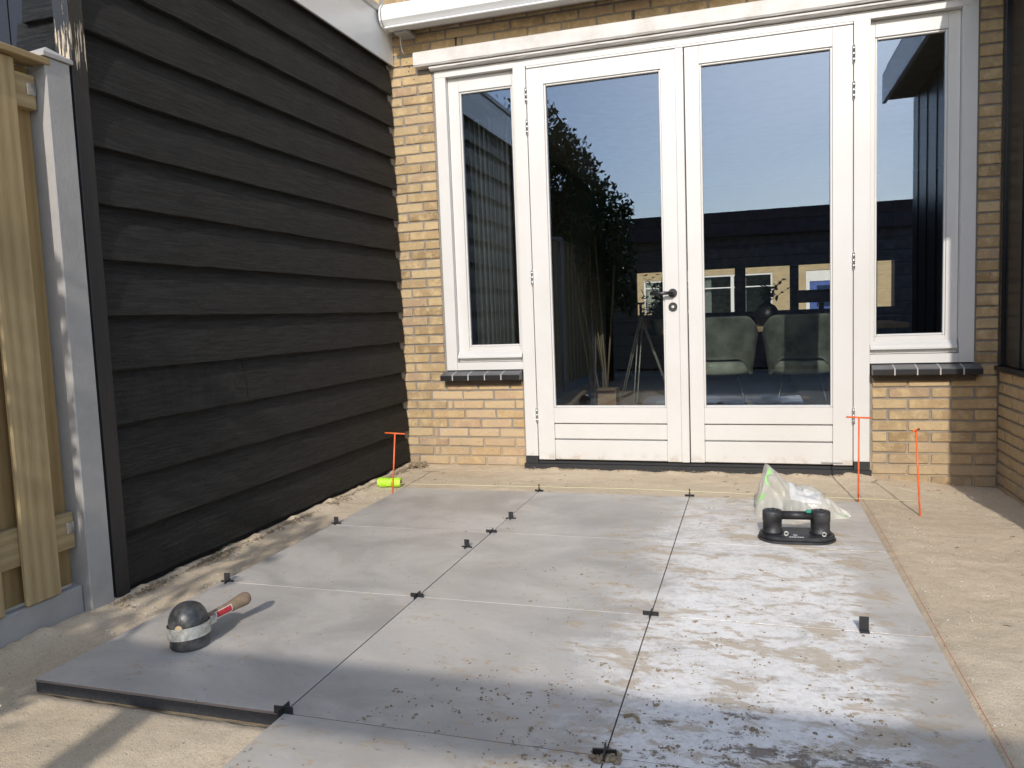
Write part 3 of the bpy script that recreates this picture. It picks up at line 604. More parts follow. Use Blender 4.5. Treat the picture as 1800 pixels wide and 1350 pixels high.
def sill(xs_, label):
    s = empty('window_sill'); s.parent = house; s['label'] = label; s.location = (0, 0, 0)
    for a, b in zip(xs_[:-1], xs_[1:]):
        bm = bmesh.new(); L_ = b-a-.006; pr = [(3.078, .556), (3.084, .551), (3.25, .551), (3.25, .606), (3.16, .606), (3.084, .587), (3.078, .583)]
        v0 = [bm.verts.new((-L_/2, p[0]-3.3, p[1])) for p in pr]; v1 = [bm.verts.new((L_/2, p[0]-3.3, p[1])) for p in pr]; n7 = len(pr)
        for j in range(n7):
            f = bm.faces.new([v0[j], v0[(j+1) % n7], v1[(j+1) % n7], v1[j]])
            if j in (6, 0, 5): f.material_index = 1
        bm.faces.new(v0[::-1]).material_index = 1; bm.faces.new(v1).material_index = 1; bmesh.ops.recalc_face_normals(bm, faces=bm.faces)
        for f in bm.faces:
            if f.normal.z > .8: f.material_index = 0
        link('sill_tile', mesh_bm(bm, ['sill_glaze', 'sill_side']), s, ((a+b)/2-.7, 0, random.uniform(-.0008, .0008)))
        if b < xs_[-1]:
            bm = bmesh.new(); pr2 = [(3.0765, .552), (3.25, .553), (3.25, .604), (3.16, .6065), (3.083, .5885), (3.0765, .584)]
            v0 = [bm.verts.new((-.0032, p[0]-3.3, p[1])) for p in pr2]; v1 = [bm.verts.new((.0032, p[0]-3.3, p[1])) for p in pr2]
            for j in range(6): bm.faces.new([v0[j], v0[(j+1) % 6], v1[(j+1) % 6], v1[j]])
            bm.faces.new(v0[::-1]); bm.faces.new(v1); bmesh.ops.recalc_face_normals(bm, faces=bm.faces)
            link('grout_joint', mesh_bm(bm, 'grout'), s, (b-.7, 0, 0))
    bx = box('sill_bed', 'brown_board', xs_[0]+.02, xs_[-1]-.02, 3.150, 3.24, .513, .5505, house)
sill([-.832, -.744, -.636, -.524, -.413, -.2885], 'dark tiled sill under the left window')
sill([1.7475, 1.86, 1.972, 2.084, 2.196, 2.29], 'dark tiled sill under the right window')

# interior shell of the house
hbox('floor', 'oak', -.9, 3.4, 3.345, 9.6, -.02, .045)
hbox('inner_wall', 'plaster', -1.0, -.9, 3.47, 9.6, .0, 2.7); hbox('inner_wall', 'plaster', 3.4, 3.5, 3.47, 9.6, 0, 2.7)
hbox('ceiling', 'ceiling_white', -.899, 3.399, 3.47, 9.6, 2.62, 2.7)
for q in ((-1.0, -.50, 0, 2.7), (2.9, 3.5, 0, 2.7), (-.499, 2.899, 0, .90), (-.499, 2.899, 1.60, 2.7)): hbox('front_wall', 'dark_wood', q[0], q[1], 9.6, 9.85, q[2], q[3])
for q in ((-.5, -.44), (-.05, .05), (.90, 1.04), (1.61, 1.72), (2.6, 2.68)): hbox('mullion', 'dark_wood', q[0], q[1], 9.50, 9.58, .85, 1.62)
hbox('roller_blind', 'sill_side', -.6, 3.0, 9.44, 9.47, 1.49, 1.75)
hbox('windowsill_board', 'dark_wood', -.6, 3.0, 9.25, 9.49, .82, .85)
hbox('roof', 'roof_dark', -4.6, 6.1, 3.1, 10, 5.6, 5.75); hbox('back_wall', 'mortar', -4.5, 6.0, 9.86, 9.95, 2.7, 5.6)

# curtain behind the left window
bm = bmesh.new(); N = 120; pts = []
for i in range(N+1):
    x = -.70 + .30*i/N; pts.append((x, 3.42+.022*math.sin(i/N*math.pi*2*9)+.006*math.sin(i*.9)))
va = [[bm.verts.new((p[0]+.012*math.sin(p[0]*20+z)*(2.3-z)/2, p[1], z)) for p in pts] for z in (.06, .8, 1.6, 2.27)]
for a, b in zip(va[:-1], va[1:]):
    for i in range(N): bm.faces.new([a[i], a[i+1], b[i+1], b[i]])
bmesh.ops.solidify(bm, geom=list(bm.faces), thickness=.002)
tag(link('curtain', mesh_bm(bm, 'curtain_grey', True)), 'pleated grey curtain hanging behind the left side window', 'curtain')

# dining chairs (velvet tub chairs seen from behind)
def chair(loc, label, rz=0):
    c = empty('dining_chair', loc, label, 'chair', 'green velvet dining chairs', rz=rz)
    bm = bmesh.new(); NU, NV = 40, 14; grid = []
    for i in range(NU+1):
        t_ = -1+2*i/NU; ang = t_*R(112); row = []
        top = .84 - .24*max(0, abs(t_)-.42)**1.2*1.9 - .05*max(0, abs(t_)-.36)**.5*(abs(t_) > .36)*.6
        bot = .49 - .13*min(1, max(0, (abs(t_)-.30)/.25))**1.5
        for j in range(NV+1):
            s = j/NV; z = bot+(top-bot)*s; rad = .245+.045*s
            row.append(bm.verts.new((rad*1.05*math.sin(ang), -rad*.92*math.cos(ang), z)))
        grid.append(row)
    for i in range(NU):
        for j in range(NV): bm.faces.new([grid[i][j], grid[i+1][j], grid[i+1][j+1], grid[i][j+1]])
    bmesh.ops.solidify(bm, geom=list(bm.faces), thickness=.035)
    bmesh.ops.recalc_face_normals(bm, faces=bm.faces)
    link('backrest', mesh_bm(bm, 'velvet_green', True), c)
    bm = bmesh.new(); lathe(bm, [(.17, .36), (.225, .365), (.245, .39), (.248, .43), (.235, .465), (.19, .475), (.02, .478)], 32, sy=.95)
    link('seat', mesh_bm(bm, 'velvet_green', True), c)
    for sx in (-1, 1):
        for sy in (-1, 1):
            bm = bmesh.new(); tube(bm, [(sx*.13, sy*.12, .36), (sx*.22, sy*.21, 0.0)], [.016, .009], 10); link('leg', mesh_bm(bm, 'dark_steel'), c)
    return c
chair((.86, 5.15, .046), 'green velvet tub chair left of the black vase, cut off by the door frame', .05)
chair((1.50, 5.12, .046), 'green velvet tub chair on the right side of the glass door', -.06)
# table
t_ = empty('dining_table', (1.3, 5.95, .046), 'light oak dining table behind the green chairs', 'table')
box('table_top', 'oak', .35, 2.35, 5.45, 6.45, .74, .785, t_, .004)
for sx in (.5, 2.2):
    for sy in (5.6, 6.3): box('leg', 'dark_steel', sx-.03, sx+.03, sy-.03, sy+.03, .046, .7395, t_)
# vase with branches
v_ = empty('vase', (1.245, 5.72, .785), 'round black vase with dark leafy twigs on the table', 'vase')
bm = bmesh.new(); lathe(bm, [(.045, 0), (.085, .02), (.105, .08), (.10, .13), (.07, .175), (.032, .20), (.03, .22), (.026, .22), (.026, .19)], 28); link('body', mesh_bm(bm, 'sill_side', True), v_)
def leafy(bm, base, tip, nl, ls, rad=.002):
    base, tip = Vector(base), Vector(tip); mid = (base+tip)/2 + Vector((random.uniform(-.04, .04),)*3)
    tube(bm, [base, mid, tip], [rad, rad*.8, rad*.4], 5)
    for _ in range(nl):
        t = random.uniform(.25, 1); p = base.lerp(mid, t*2) if t < .5 else mid.lerp(tip, t*2-1)
        d = Vector((random.gauss(0, 1), random.gauss(0, 1), random.gauss(0, .7))).normalized(); s = ls*random.uniform(.6, 1.2); w = d.cross(Vector((random.random(), random.random(), 1))).normalized()*s*.28
        q = [p, p+d*s*.5+w, p+d*s, p+d*s*.5-w]; bm.faces.new([bm.verts.new(x) for x in q])
bm = bmesh.new()
for _ in range(11): leafy(bm, (0, 0, .2), (random.uniform(-.12, .26), random.uniform(-.1, .1), random.uniform(.27, .45)), 12, .045)
link('twigs', mesh_bm(bm, 'leaf'), v_)
# potted plant by the far window, left
pp = empty('potted_plant', (-.02, 9.0, .62), 'dark bushy pot plant by the far window behind the left door', 'plant')
bm = bmesh.new(); lathe(bm, [(.10, 0), (.14, .22), (.13, .22), (.12, .18)], 20); link('pot', mesh_bm(bm, 'paper', True), pp)
bm = bmesh.new()
for _ in range(60): leafy(bm, (0, 0, .2), (random.gauss(0, .17), random.gauss(0, .12), random.uniform(.35, .85)), 14, .07)
link('leaves', mesh_bm(bm, 'leaf'), pp)
sb = empty('sideboard', (.0, 9.0, .046), 'dark low sideboard under the far window', 'cabinet')
box('body', 'dark_wood', -.48, .55, 8.8, 9.2, .12, .62, sb); 
for sx in (-.44, .5): 
    for sy in (8.84, 9.16): box('leg', 'dark_steel', sx-.02, sx+.02, sy-.02, sy+.02, .046, .12, sb, 0)
mo = empty('monitor', (2.1, 8.6, .80), 'dark computer monitor silhouetted against the far window', 'monitor')
box('screen', 'black_panel', 1.66, 2.22, 8.58, 8.61, .985, 1.14, mo, .003); box('stand', 'black_panel', 1.90, 1.96, 8.60, 8.63, .80, .984, mo, 0)
dk = empty('desk', (2.1, 8.6, .046), 'plain dark desk under the computer monitor', 'desk'); box('desk_top', 'dark_wood', 1.5, 2.8, 8.3, 8.9, .77, .80, dk)
for sx in (1.55, 2.75): box('leg', 'dark_steel', sx-.02, sx+.02, 8.35, 8.39, .046, .769, dk, 0); box('leg', 'dark_steel', sx-.02, sx+.02, 8.81, 8.85, .046, .769, dk, 0)
lmp = empty('table_lamp', (-.28, 8.95, .62), 'small amber table lamp on the sideboard', 'lamp'); bm = bmesh.new(); lathe(bm, [(.05, 0), (.05, .02), (.012, .03), (.012, .12)], 16); link('base', mesh_bm(bm, 'dark_steel'), lmp)
bm = bmesh.new(); lathe(bm, [(.10, .10), (.085, .22)], 20); link('lamp_shade', mesh_bm(bm, 'cardboard', True), lmp)
# bundle of laths + box + tripod in the back-left of the room
lb = empty('lath_bundle', (-.35, 6.0, .046), 'bundle of thin wooden laths leaning in the room behind the left door', 'laths')
for i in range(11):
    a0 = Vector((random.uniform(-.06, .10), random.uniform(-.05, .05), 0)); a1 = a0+Vector((random.uniform(-.34, .12)-.02, random.uniform(.05, .35), random.uniform(1.2, 1.75)))
    bm = bmesh.new(); tube(bm, [a0, a1], .011, 4); link('lath', mesh_bm(bm, 'grey_wood'), lb)
cbx = empty('cardboard_box', (-.24, 5.86, .046), 'small brown cardboard box on the floor beside the laths', 'box'); box('side', 'cardboard', -.32, -.14, 5.78, 5.95, .046, .22, cbx)
box('flap', 'cardboard', -.32, -.14, 5.70, 5.779, .215, .219, cbx, 0)
tp = empty('tripod', (.03, 6.4, .046), 'folding camera tripod standing inside behind the left door', 'tripod')
for a_ in (0.3, 2.5, 4.6):
    for dx in (-.018, .018):
        bm = bmesh.new(); tube(bm, [(dx*math.sin(a_), dx*math.cos(a_), .85), (.30*math.cos(a_)+dx*math.sin(a_), .30*math.sin(a_), 0)], .007, 6); link('leg', mesh_bm(bm, 'zinc'), tp)
bm = bmesh.new(); tube(bm, [(0, 0, .84), (0, 0, .98)], .014, 10); add_box(bm, -.04, .04, -.03, .03, .98, 1.0); link('head', mesh_bm(bm, 'dark_steel'), tp)
tag(box('sheet_of_paper', 'paper', .20, .41, 6.0, 6.28, .0455, .047, None, 0), 'white sheet of paper lying on the wooden floor', 'paper')
# houses across the street seen through the far window
ob = empty('row_house', (3, 26, 0), 'sunlit brick row house across the street with white windows and a blue door', 'house')
bm = bmesh.new()
for q in ((-12, -2.5, 0, 6), (-2.5, -.9, 0, .9), (-2.5, -.9, 2.0, 6), (-.9, -.6, 0, 6), (-.6, 1.8, 0, .62), (-.6, 1.8, 2.1, 6), (1.8, 2.85, 0, 6), (2.85, 4.2, 2.1, 6), (4.2, 14, 0, 6)): add_box(bm, q[0]-3, q[1]-3, 0, .3, q[2], q[3])
link('wall', mesh_bm(bm, 'far_brick'), ob)
for q in ((-2.5, -.9, .9, 2.0), (-.6, .5, .62, 2.1), (.5, 1.8, .62, 2.1)):
    wf = empty('window'); wf.parent = ob
    for s in ((q[0], q[0]+.055, q[2], q[3]), (q[1]-.055, q[1], q[2], q[3]), (q[0]+.056, q[1]-.056, q[2], q[2]+.06), (q[0]+.056, q[1]-.056, q[3]-.06, q[3]), (q[0]+.056, q[1]-.056, (q[2]+q[3])/2+.28, (q[2]+q[3])/2+.32)):
        o = box('frame', 'white', s[0], s[1], 26.02, 26.12, s[2], s[3], None, 0); o.location -= Vector((3, 26, 0)); o.parent = wf
    o = box('glass_pane', 'far_glass', q[0]+.056, q[1]-.056, 26.06, 26.07, q[2]+.061, q[3]-.061, None, 0); o.location -= Vector((3, 26, 0)); o.parent = wf
    o = box('net_curtain', 'paper', q[0]+.09, q[0]+.09+(q[1]-q[0])*.28, 26.2, 26.21, q[2]+.09, q[3]-.09, None, 0); o.location -= Vector((3, 26, 0)); o.parent = wf
box('door_frame', 'white', 2.86, 2.97, 26.02, 26.12, 0, 2.09, ob, 0); box('door_frame', 'white', 4.08, 4.19, 26.02, 26.12, 0, 2.09, ob, 0); box('door_frame', 'white', 2.971, 4.079, 26.02, 26.12, 1.75, 2.09, ob, 0)
box('door', 'blue_door', 2.971, 4.079, 26.05, 26.1, 0, 1.749, ob, 0); box('door_glass', 'far_glass', 3.2, 3.85, 26.03, 26.045, .9, 1.6, ob, 0)
for q in ((-2.5, -.9, .9, 2.0), (-.6, 1.8, .62, 2.1)):
    o = box('room_back', 'velvet_green', q[0]-.5, q[1]+.5, 28.5, 28.6, 0, 2.5, None, 0); o.location -= Vector((3, 26, 0)); o.parent = ob
rf = extrude_profile('roof', 'roof_dark', [(25.7, 6.0), (29.5, 8.8), (33, 6.0)], 'x', -9, 11, ob)
tag(box('street', 'asphalt', -40, 40, 14, 22, -.135, -.128, None, 0), kind='structure')

# ================================================================== AWNING
aw = empty('awning_cassette', (.3, 3.05, 2.85), 'white awning cassette mounted on the brick above the doors', 'awning')
pr = [(3.03, 2.776), (2.985, 2.786), (2.958, 2.812), (2.952, 2.850), (2.962, 2.888), (2.990, 2.915), (3.04, 2.925), (3.150, 2.925), (3.150, 2.80), (3.07, 2.776)]
extrude_profile('cassette', 'fascia', pr, 'x', -1.062, 3.6, aw)
extrude_profile('end_cap', 'fascia', [((y-3.05)*1.03+3.05, (z-2.85)*1.04+2.85) for y, z in pr], 'x', -1.078, -1.066, aw)
extrude_profile('end_cap_gasket', 'black_panel', [((y-3.05)*1.012+3.05, (z-2.85)*1.015+2.85) for y, z in pr], 'x', -1.0655, -1.0625, aw)
box('front_bar', 'fascia', -1.05, 3.6, 2.962, 3.028, 2.762, 2.7755, aw, .004)
box('bracket', 'trim_alu', -1.02, -.93, 3.04, 3.17, 2.752, 2.7755, aw, .002)
bm = bmesh.new(); tube(bm, [(0, 0, 0), (0, .012, 0)], .009, 10); link('bolt', mesh_bm(bm, 'steel'), aw, (-.95-.3, 3.028-3.05, 2.764-2.85))
bm = bmesh.new(); tube(bm, [(-1.005, 3.10, 2.76), (-1.008, 3.105, 2.71), (-1.006, 3.12, 2.67), (-1.004, 3.15, 2.655)], .0035, 8); link('cable', mesh_bm(bm, 'white'), aw, (-.3, -3.05, -2.85))

# ================================================================== SHED (left)
XS = -1.110
shed = empty('shed', (-1.13, 1.9, 0), 'black timber clad shed wall with white fascia on the left', 'shed')
def board_profile(z0):      # (x, z); lip at the bottom, cupped face, thin top tucked under the next board
    return [(XS-.030, z0), (XS-.001, z0), (XS, z0+.003), (XS-.0035, z0+.080), (XS-.010, z0+.135), (XS-.027, z0+.190), (XS-.031, z0+.215), (XS-.036, z0+.215)]
zb0 = .006
for kx in range(13):
    z0 = zb0 + .2008*kx
    if kx == 4 or kx == 3:   # two lengths butted in these courses
        ysp = 1.45 if kx == 3 else 99
    else: ysp = 99
    segs = [(0.672, 3.158)] if ysp == 99 else [(0.672, ysp), (ysp+.004, 3.158)]
    for a, b in segs:
        dz = random.uniform(-.0015, .0015)
        extrude_profile('board', 'black_timber', [(x_, z_+dz) for x_, z_ in board_profile(z0)], 'y', a, b, shed, 26, .0022)
nail = bmesh.new(); tube(nail, [(0, 0, 0), (.0025, 0, 0)], .0035, 8); nail_me = mesh_bm(nail, 'sill_side')
for kx in range(13):
    for yn in (.78, 1.40, 2.02, 2.62): link('nail', nail_me, shed, (XS-.0075+1.13, yn+random.uniform(-.02, .02)-1.9, zb0+.2008*kx+.085+random.uniform(-.01, .01)))
box('base_board', 'black_timber', XS-.036, XS-.020, .672, 3.158, -.10, .0055, shed).rotation_euler = (0, 0, 0)
box('sheathing', 'navy_dark', XS-.16, XS-.039, .70, 3.17, -.1, 2.61, shed, 0)
box('corner_post', 'peel', XS-.060, XS+.006, .605, .671, -.12, 2.9, shed, .002)
# end wall of the shed, facing the camera
for kx in range(-1, 5):
    z0 = 1.64+.2008*kx; z0 -= 0
    xe = (-1.36, -1.335, -1.37, -1.32, -1.35, -1.34)[kx+1]
    extrude_profile('end_board', 'black_timber', [(.640, z0), (.618, z0), (.617, z0+.003), (.629, z0+.13), (.642, z0+.213), (.652, z0+.213)], 'x', xe, XS-.0605, shed, 6, .001)
box('end_sheathing', 'navy_dark', -1.30, XS-.161, .66, 1.1, -.1, 2.9, shed, 0)
# fascia and roof trim
extrude_profile('fascia', 'fascia', [(XS+.004, 2.600), (XS+.016, 2.600), (XS+.016, 2.872), (XS+.004, 2.872)], 'y', .60, 3.168, shed)
extrude_profile('roof_trim', 'trim_alu', [(XS-.3, 2.8725), (XS+.022, 2.8725), (XS+.030, 2.878), (XS+.030, 2.915), (XS+.012, 2.920), (XS-.3, 2.925)], 'y', .58, 3.160, shed)
box('soffit_strip', 'black_timber', XS-.03, XS+.0035, .672, 3.158, 2.612, 2.64, shed)
# neighbour's dark screen behind the fence, top left
ns = empty('dark_screen', (-2.4, 1.2, 0), 'dark navy neighbouring wall behind the fence at top left', 'wall')
for i in range(9): box('panel', 'navy_dark', -3.4+.23*i, -3.4+.23*i+.222, 1.18, 1.21, -.1, 3.1, ns, .003)

# ================================================================== FENCE (left, runs back past the camera)
fence = empty('fence', (-1.16, -2, 0), 'green treated pine plank fence on a concrete base at the left', 'fence')
XFc = -1.125
def vplank(x0, x1, y0, y1, z0, z1, mat='pine', tilt=0):
    """vertical plank; local X runs up the plank so the grain does too"""
    bm = bmesh.new(); add_box(bm, -(z1-z0)/2, (z1-z0)/2, -(y1-y0)/2, (y1-y0)/2, -(x1-x0)/2, (x1-x0)/2, .004)
    return link('plank', mesh_bm(bm, mat), fence, ((x0+x1)/2+1.16, (y0+y1)/2+2, (z0+z1)/2), (0, -math.pi/2, tilt))
def fpost(y, top=1.86):
    bm = bmesh.new(); add_box(bm, -.045, .045, -.05, .05, -.15, top, .004)
    # pyramid cap
    a = [bm.verts.new(p) for p in ((-.052, -.058, top+.001), (.052, -.058, top+.001), (.052, .058, top+.001), (-.052, .058, top+.001), (-.052, -.058, top+.014), (.052, -.058, top+.014), (.052, .058, top+.014), (-.052, .058, top+.014), (0, 0, top+.05))]
    for q in ((3, 2, 1, 0), (0, 1, 5, 4), (1, 2, 6, 5), (2, 3, 7, 6), (3, 0, 4, 7), (4, 5, 8), (5, 6, 8), (6, 7, 8), (7, 4, 8)): bm.faces.new([a[i] for i in q])
    return link('concrete_post', mesh_bm(bm, 'concrete'), fence, (XFc-.018+1.16, y+2, 0))
fpost(.540, 1.862)
for i in range(3):
    y1 = .486-1.90*i; y0 = y1-1.80
    if i: fpost(y1+.05, 1.862)
    box('base_plate', 'concrete', XFc-.040, XFc-.004, y0, y1, -.2, .075, fence, .004)
    for zz in (.20+.07, 1.69+.05, .95):
        pass
    # rails
    for zz, ph in ((.212, .125), (1.690, .11)):
        bm = bmesh.new(); add_box(bm, -(y1-y0)/2+.012, (y1-y0)/2-.004, -.017, .017, -ph/2, ph/2, .003)
        link('rail', mesh_bm(bm, 'pine'), fence, (XFc-.030+1.16, (y0+y1)/2+2, zz+ph/2), (0, 0, math.pi/2))
    # planks, alternately in front of and behind the rails
    yy = y1-.0; n_ = 0
    yy = y1 - .092
    while yy-.128 > y0:
        vplank(XFc-.0125, XFc+.007, yy-.128, yy, .078, 1.832, 'pine')
        yy -= .205
    yy = y1 + .006
    vplank(XFc-.066, XFc-.0475, y1-.118, y1+.002, .078, 1.832, 'pine_orange'); yy = y1-.151
    while yy-.145 > y0:
        vplank(XFc-.066, XFc-.0475, yy-.145, yy, .078, 1.832, 'pine_orange')
        yy -= .205
    bm = bmesh.new(); add_box(bm, -(y1-y0)/2+.0, (y1-y0)/2+.022, -.045, .045, -.011, .011, .003)
    link('cap_rail', mesh_bm(bm, 'pine'), fence, (XFc-.012+1.16, (y0+y1)/2+2, 1.846), (0, 0, math.pi/2))
    for zz in (.285, 1.752):
        bm = bmesh.new(); add_box(bm, -.001, .0015, -.020, .012, -.019, .019, .0006); lathe(bm, [(.004, 0), (.004, .0035)], 8)
        link('bracket', mesh_bm(bm, 'steel'), fence, (XFc-.0115+1.16, y1-.018+2, zz))

# ================================================================== EXTENSION (right)
ext = empty('extension', (2.4, 2, 0), 'dark clad extension on a low yellow brick wall at the right', 'extension')
bm = bmesh.new(); add_box(bm, 2.391-2.4, .25, .93-2, 3.17-2, -.2, .566); ew = link('low_wall', mesh_bm(bm, 'mortar'), ext)
for kx in range(0, 11):
    z = .566-.031-.0621*kx
    if z < -.16: break
    lay(ew, 'pale_brick', .93, 3.165, z, 3.165-(.107 if kx % 2 else 0.0)-.2155*12, 2.382, .0115, Vector((2.4, 2, 0)), axis='y')
box('coping', 'sill_side', 2.358, 2.46, .90, 3.165, .5665, .592, ext, .003)
for i in range(14):
    y0 = .93+.160*i; box('cladding_panel', 'black_panel', 2.386+(.006 if i % 2 else 0), 2.42, y0, y0+.157, .593, 2.60, ext, .004)
box('core', 'sill_side', 2.421, 2.6, .93, 3.165, .60, 2.62, ext, 0)
box('end_post', 'black_panel', 2.392, 2.46, .86, .929, -.1, 2.60, ext, .003)
box('corner_post', 'black_panel', 2.377, 2.40, 3.12, 3.166, .593, 2.60, ext, .003)
box('soffit', 'brown_board', 2.20, 2.60, .80, 3.10, 2.622, 2.64, ext, .002)
box('fascia', 'fascia', 2.170, 2.199, .78, 3.10, 2.60, 2.84, ext, .003)
box('roof', 'roof_dark', 2.2, 5.4, .80, 3.16, 2.85, 2.90, ext, 0)
box('side_wall', 'black_panel', 2.47, 5.4, .93, .99, -.1, 2.85, ext, 0)

# ================================================================== BEHIND THE CAMERA (seen mirrored in the glass, and casting the shadows)
pg = empty('pergola', (.8, -4.3, 0), 'black timber pergola beam on posts across the garden', 'pergola')
box('beam', 'brown_fascia', -1.05, 4.2, -4.03, -3.95, 2.205, 2.36, pg, .004)
for px in (-1.0, -.005, 2.5, 4.1): box('post', 'black_timber', px-.05, px+.05, -4.04, -3.94, -.13, 2.204, pg, .004)
gs = empty('garden_shed', (1.5, -6.6, 0), 'dark garden shed of wide horizontal boards at the end of the garden', 'shed')
for i in range(11):
    extrude_profile('board', 'grey_wood' if i < 99 else 'black_timber', [(-6.3, -.1+.215*i), (-6.278, -.1+.215*i), (-6.29, -.1+.215*i+.205), (-6.3, -.1+.215*i+.205)], 'x', -3.2, .20, gs)
    extrude_profile('board', 'weathered_board', [(-6.3, -.1+.215*i), (-6.278, -.1+.215*i), (-6.29, -.1+.215*i+.205), (-6.3, -.1+.215*i+.205)], 'x', .21, 5.5, gs)
box('core', 'black_panel', -3.2, 5.5, -8.2, -6.301, -.1, 2.195, gs, 0)
box('roof_edge', 'brown_fascia', -3.3, 5.6, -8.4, -6.15, 2.20, 2.56, gs, .004)
# tree
tree = empty('tree', (-2.25, -3.4, -.1), 'leafy garden tree behind the fence, mirrored in the left door', 'tree')
bm = bmesh.new(); tube(bm, [(0, 0, 0), (.05, 0, 1.2), (-.03, .05, 2.4), (.1, 0, 3.6)], [.13, .11, .08, .04], 10)
tips = []
for i in range(22):
    a = random.uniform(0, 6.28) if i < 14 else random.uniform(-.5, .5); s0 = Vector((0, 0, random.uniform(1.4, 3.2))); rr_ = random.uniform(.8, 1.65)
    e = Vector((rr_*math.cos(a), rr_*math.sin(a), s0.z+random.uniform(.0, 1.2)-.25*(rr_ > 1.2))); e.x = min(e.x, .45+(3.93-e.z)*.7, 1.6)
    tube(bm, [s0, s0.lerp(e, .5)+Vector((0, 0, .15)), e], [.045, .025, .008], 6); tips.append(e); tips.append(s0.lerp(e, .6))
link('trunk', mesh_bm(bm, 'bark', True), tree)
V, F_ = [], []
def leafcluster(c, rad, n_):
    for _ in range(n_):
        d = np.random.normal(size=3); d /= np.linalg.norm(d); r_ = rad*np.random.random()**.4
        p = Vector(c)+Vector(d)*r_
        if p.x-2.25 > -1.62+(3.93-p.z+.1)*.76+random.gauss(0, .06) or p.x-2.25 > -.42: continue
        a = Vector(np.random.normal(size=3)).normalized(); s = random.uniform(.035, .065)
        b = a.cross(Vector(np.random.normal(size=3))).normalized(); i0 = len(V); n2 = a.cross(b)*s*.15
        V.extend([tuple(p), tuple(p+a*s+b*s*.42+n2), tuple(p+a*s*2), tuple(p+a*s-b*s*.42+n2)]); F_.append((i0, i0+1, i0+2, i0+3))
for t0 in tips:
    for _ in range(7): leafcluster(t0+Vector((random.gauss(0, .30), random.gauss(0, .30), random.gauss(0, .28))), random.uniform(.12, .30), 75)
for _ in range(60):
    leafcluster((random.gauss(.1, .55), random.gauss(0, .6), random.uniform(1.5, 4.2)), random.uniform(.15, .4), 90)
me = bpy.data.meshes.new('crown'); me.from_pydata(V, [], F_); me.materials.append(MAT['leaf']); link('crown', me, tree)

# ================================================================== SMALL THINGS
# tile spacers
def cross_mesh(a=.025, h=.011, t=.0017, z0=-.006):
    bm = bmesh.new(); add_box(bm, -a, a, -t, t, z0, h, .0004); add_box(bm, -t*.98, t*.98, -a, -t-.00005, z0, h+.0004, .0003); add_box(bm, -t*.98, t*.98, t+.00005, a, z0, h+.0004, .0003)
    return mesh_bm(bm, 'black_plastic')
cm = cross_mesh(); cm_big = cross_mesh(.026, .014, .002)
crosses = [(0, 0, 'black cross spacer at the nearest tile corner beside the open sand'), (0, .8, 'black cross spacer at the tile corner in the middle of the left joint'), (0, 1.6, 'black cross spacer two tiles from the doors on the left joint'),
           (0, 2.41, 'black cross spacer at the far end of the left joint'), (.8, 2.41, 'black cross spacer at the far end of the right joint'), (.8, .8, 'black cross spacer in the middle of the right joint')]
bm = bmesh.new(); add_box(bm, -.024, .024, -.0018, .0018, -.004, .007, .0004); add_box(bm, -.0018, .0018, -.024, .024, -.004, .0072, .0004); add_box(bm, -.0035, .0035, -.0017, .0019, .0073, .036, .0005)
cm_up = mesh_bm(bm, 'black_plastic')
for i, (x, y, lb_) in enumerate(crosses):
    s = link('tile_spacer', cm_big if i == 0 else cm_up if i in (3, 4) else cm, None, (x, y, .002), (0, 0, random.uniform(-.05, .05))); tag(s, lb_, 'spacer', 'black plastic tile spacers')
s = link('tile_spacer', cm_big, None, (.8, 0.0, .002), (0, 0, .1)); tag(s, 'black cross spacer clogged with dark soil at the front of the right joint', 'spacer', 'black plastic tile spacers')
bm = bmesh.new()
for _ in range(60): crumb(bm, .8+random.gauss(.008, .016), -.012+random.gauss(0, .012), 0, random.uniform(.003, .009), .8)
tag(link('soil_lump', mesh_bm(bm, 'soil', True)), 'lump of damp soil on the front right cross spacer', 'soil', kind='stuff')
bm = bmesh.new(); tube(bm, [(.815, .165, .004), (.835, .17, .008), (.85, .160, .006), (.853, .15, .003)], .004, 6); tag(link('plastic_scrap', mesh_bm(bm, 'soil', True)), 'small curved clod beside the right joint near the front', 'clod')
# upright ones: a cross standing on one arm
bm = bmesh.new(); add_box(bm, -.024, .024, -.0022, .0022, 0, .006, .0004); add_box(bm, -.0022, .0022, -.024, -.00225, 0, .006, .0004); add_box(bm, -.0022, .0022, .00225, .024, 0, .006, .0004)
add_box(bm, -.011, .011, -.0021, .0021, .0061, .034, .0005)
um = mesh_bm(bm, 'black_plastic')
for x, y, rz, lb_ in ((-.785, 1.615, .1, 'upright black spacer at the left tile edge farther back'), (.018, 1.835, .1, 'upright black spacer beside the left joint nearest the doors'), (-.03, 1.37, -.1, 'upright black spacer lying loose beside the left joint'), (-.776, .800, .25, 'upright black spacer at the left tile edge beside the mallet')):
    tag(link('tile_spacer', um, None, (x, y, .0005), (0, 0, rz)), lb_, 'spacer', 'black plastic tile spacers')
bm = bmesh.new(); add_box(bm, -.013, .013, -.0022, .0022, .0, .044, .0005); add_box(bm, -.013, .013, -.018, -.00225, 0, .006, .0005); add_box(bm, -.0125, .0125, .00225, .006, 0, .028, .0005)
tag(link('tile_spacer', mesh_bm(bm, 'black_plastic'), None, (1.416, .806, 0), (0, 0, .05)), 'upright black spacer alone on the right tile joint', 'spacer', 'black plastic tile spacers')

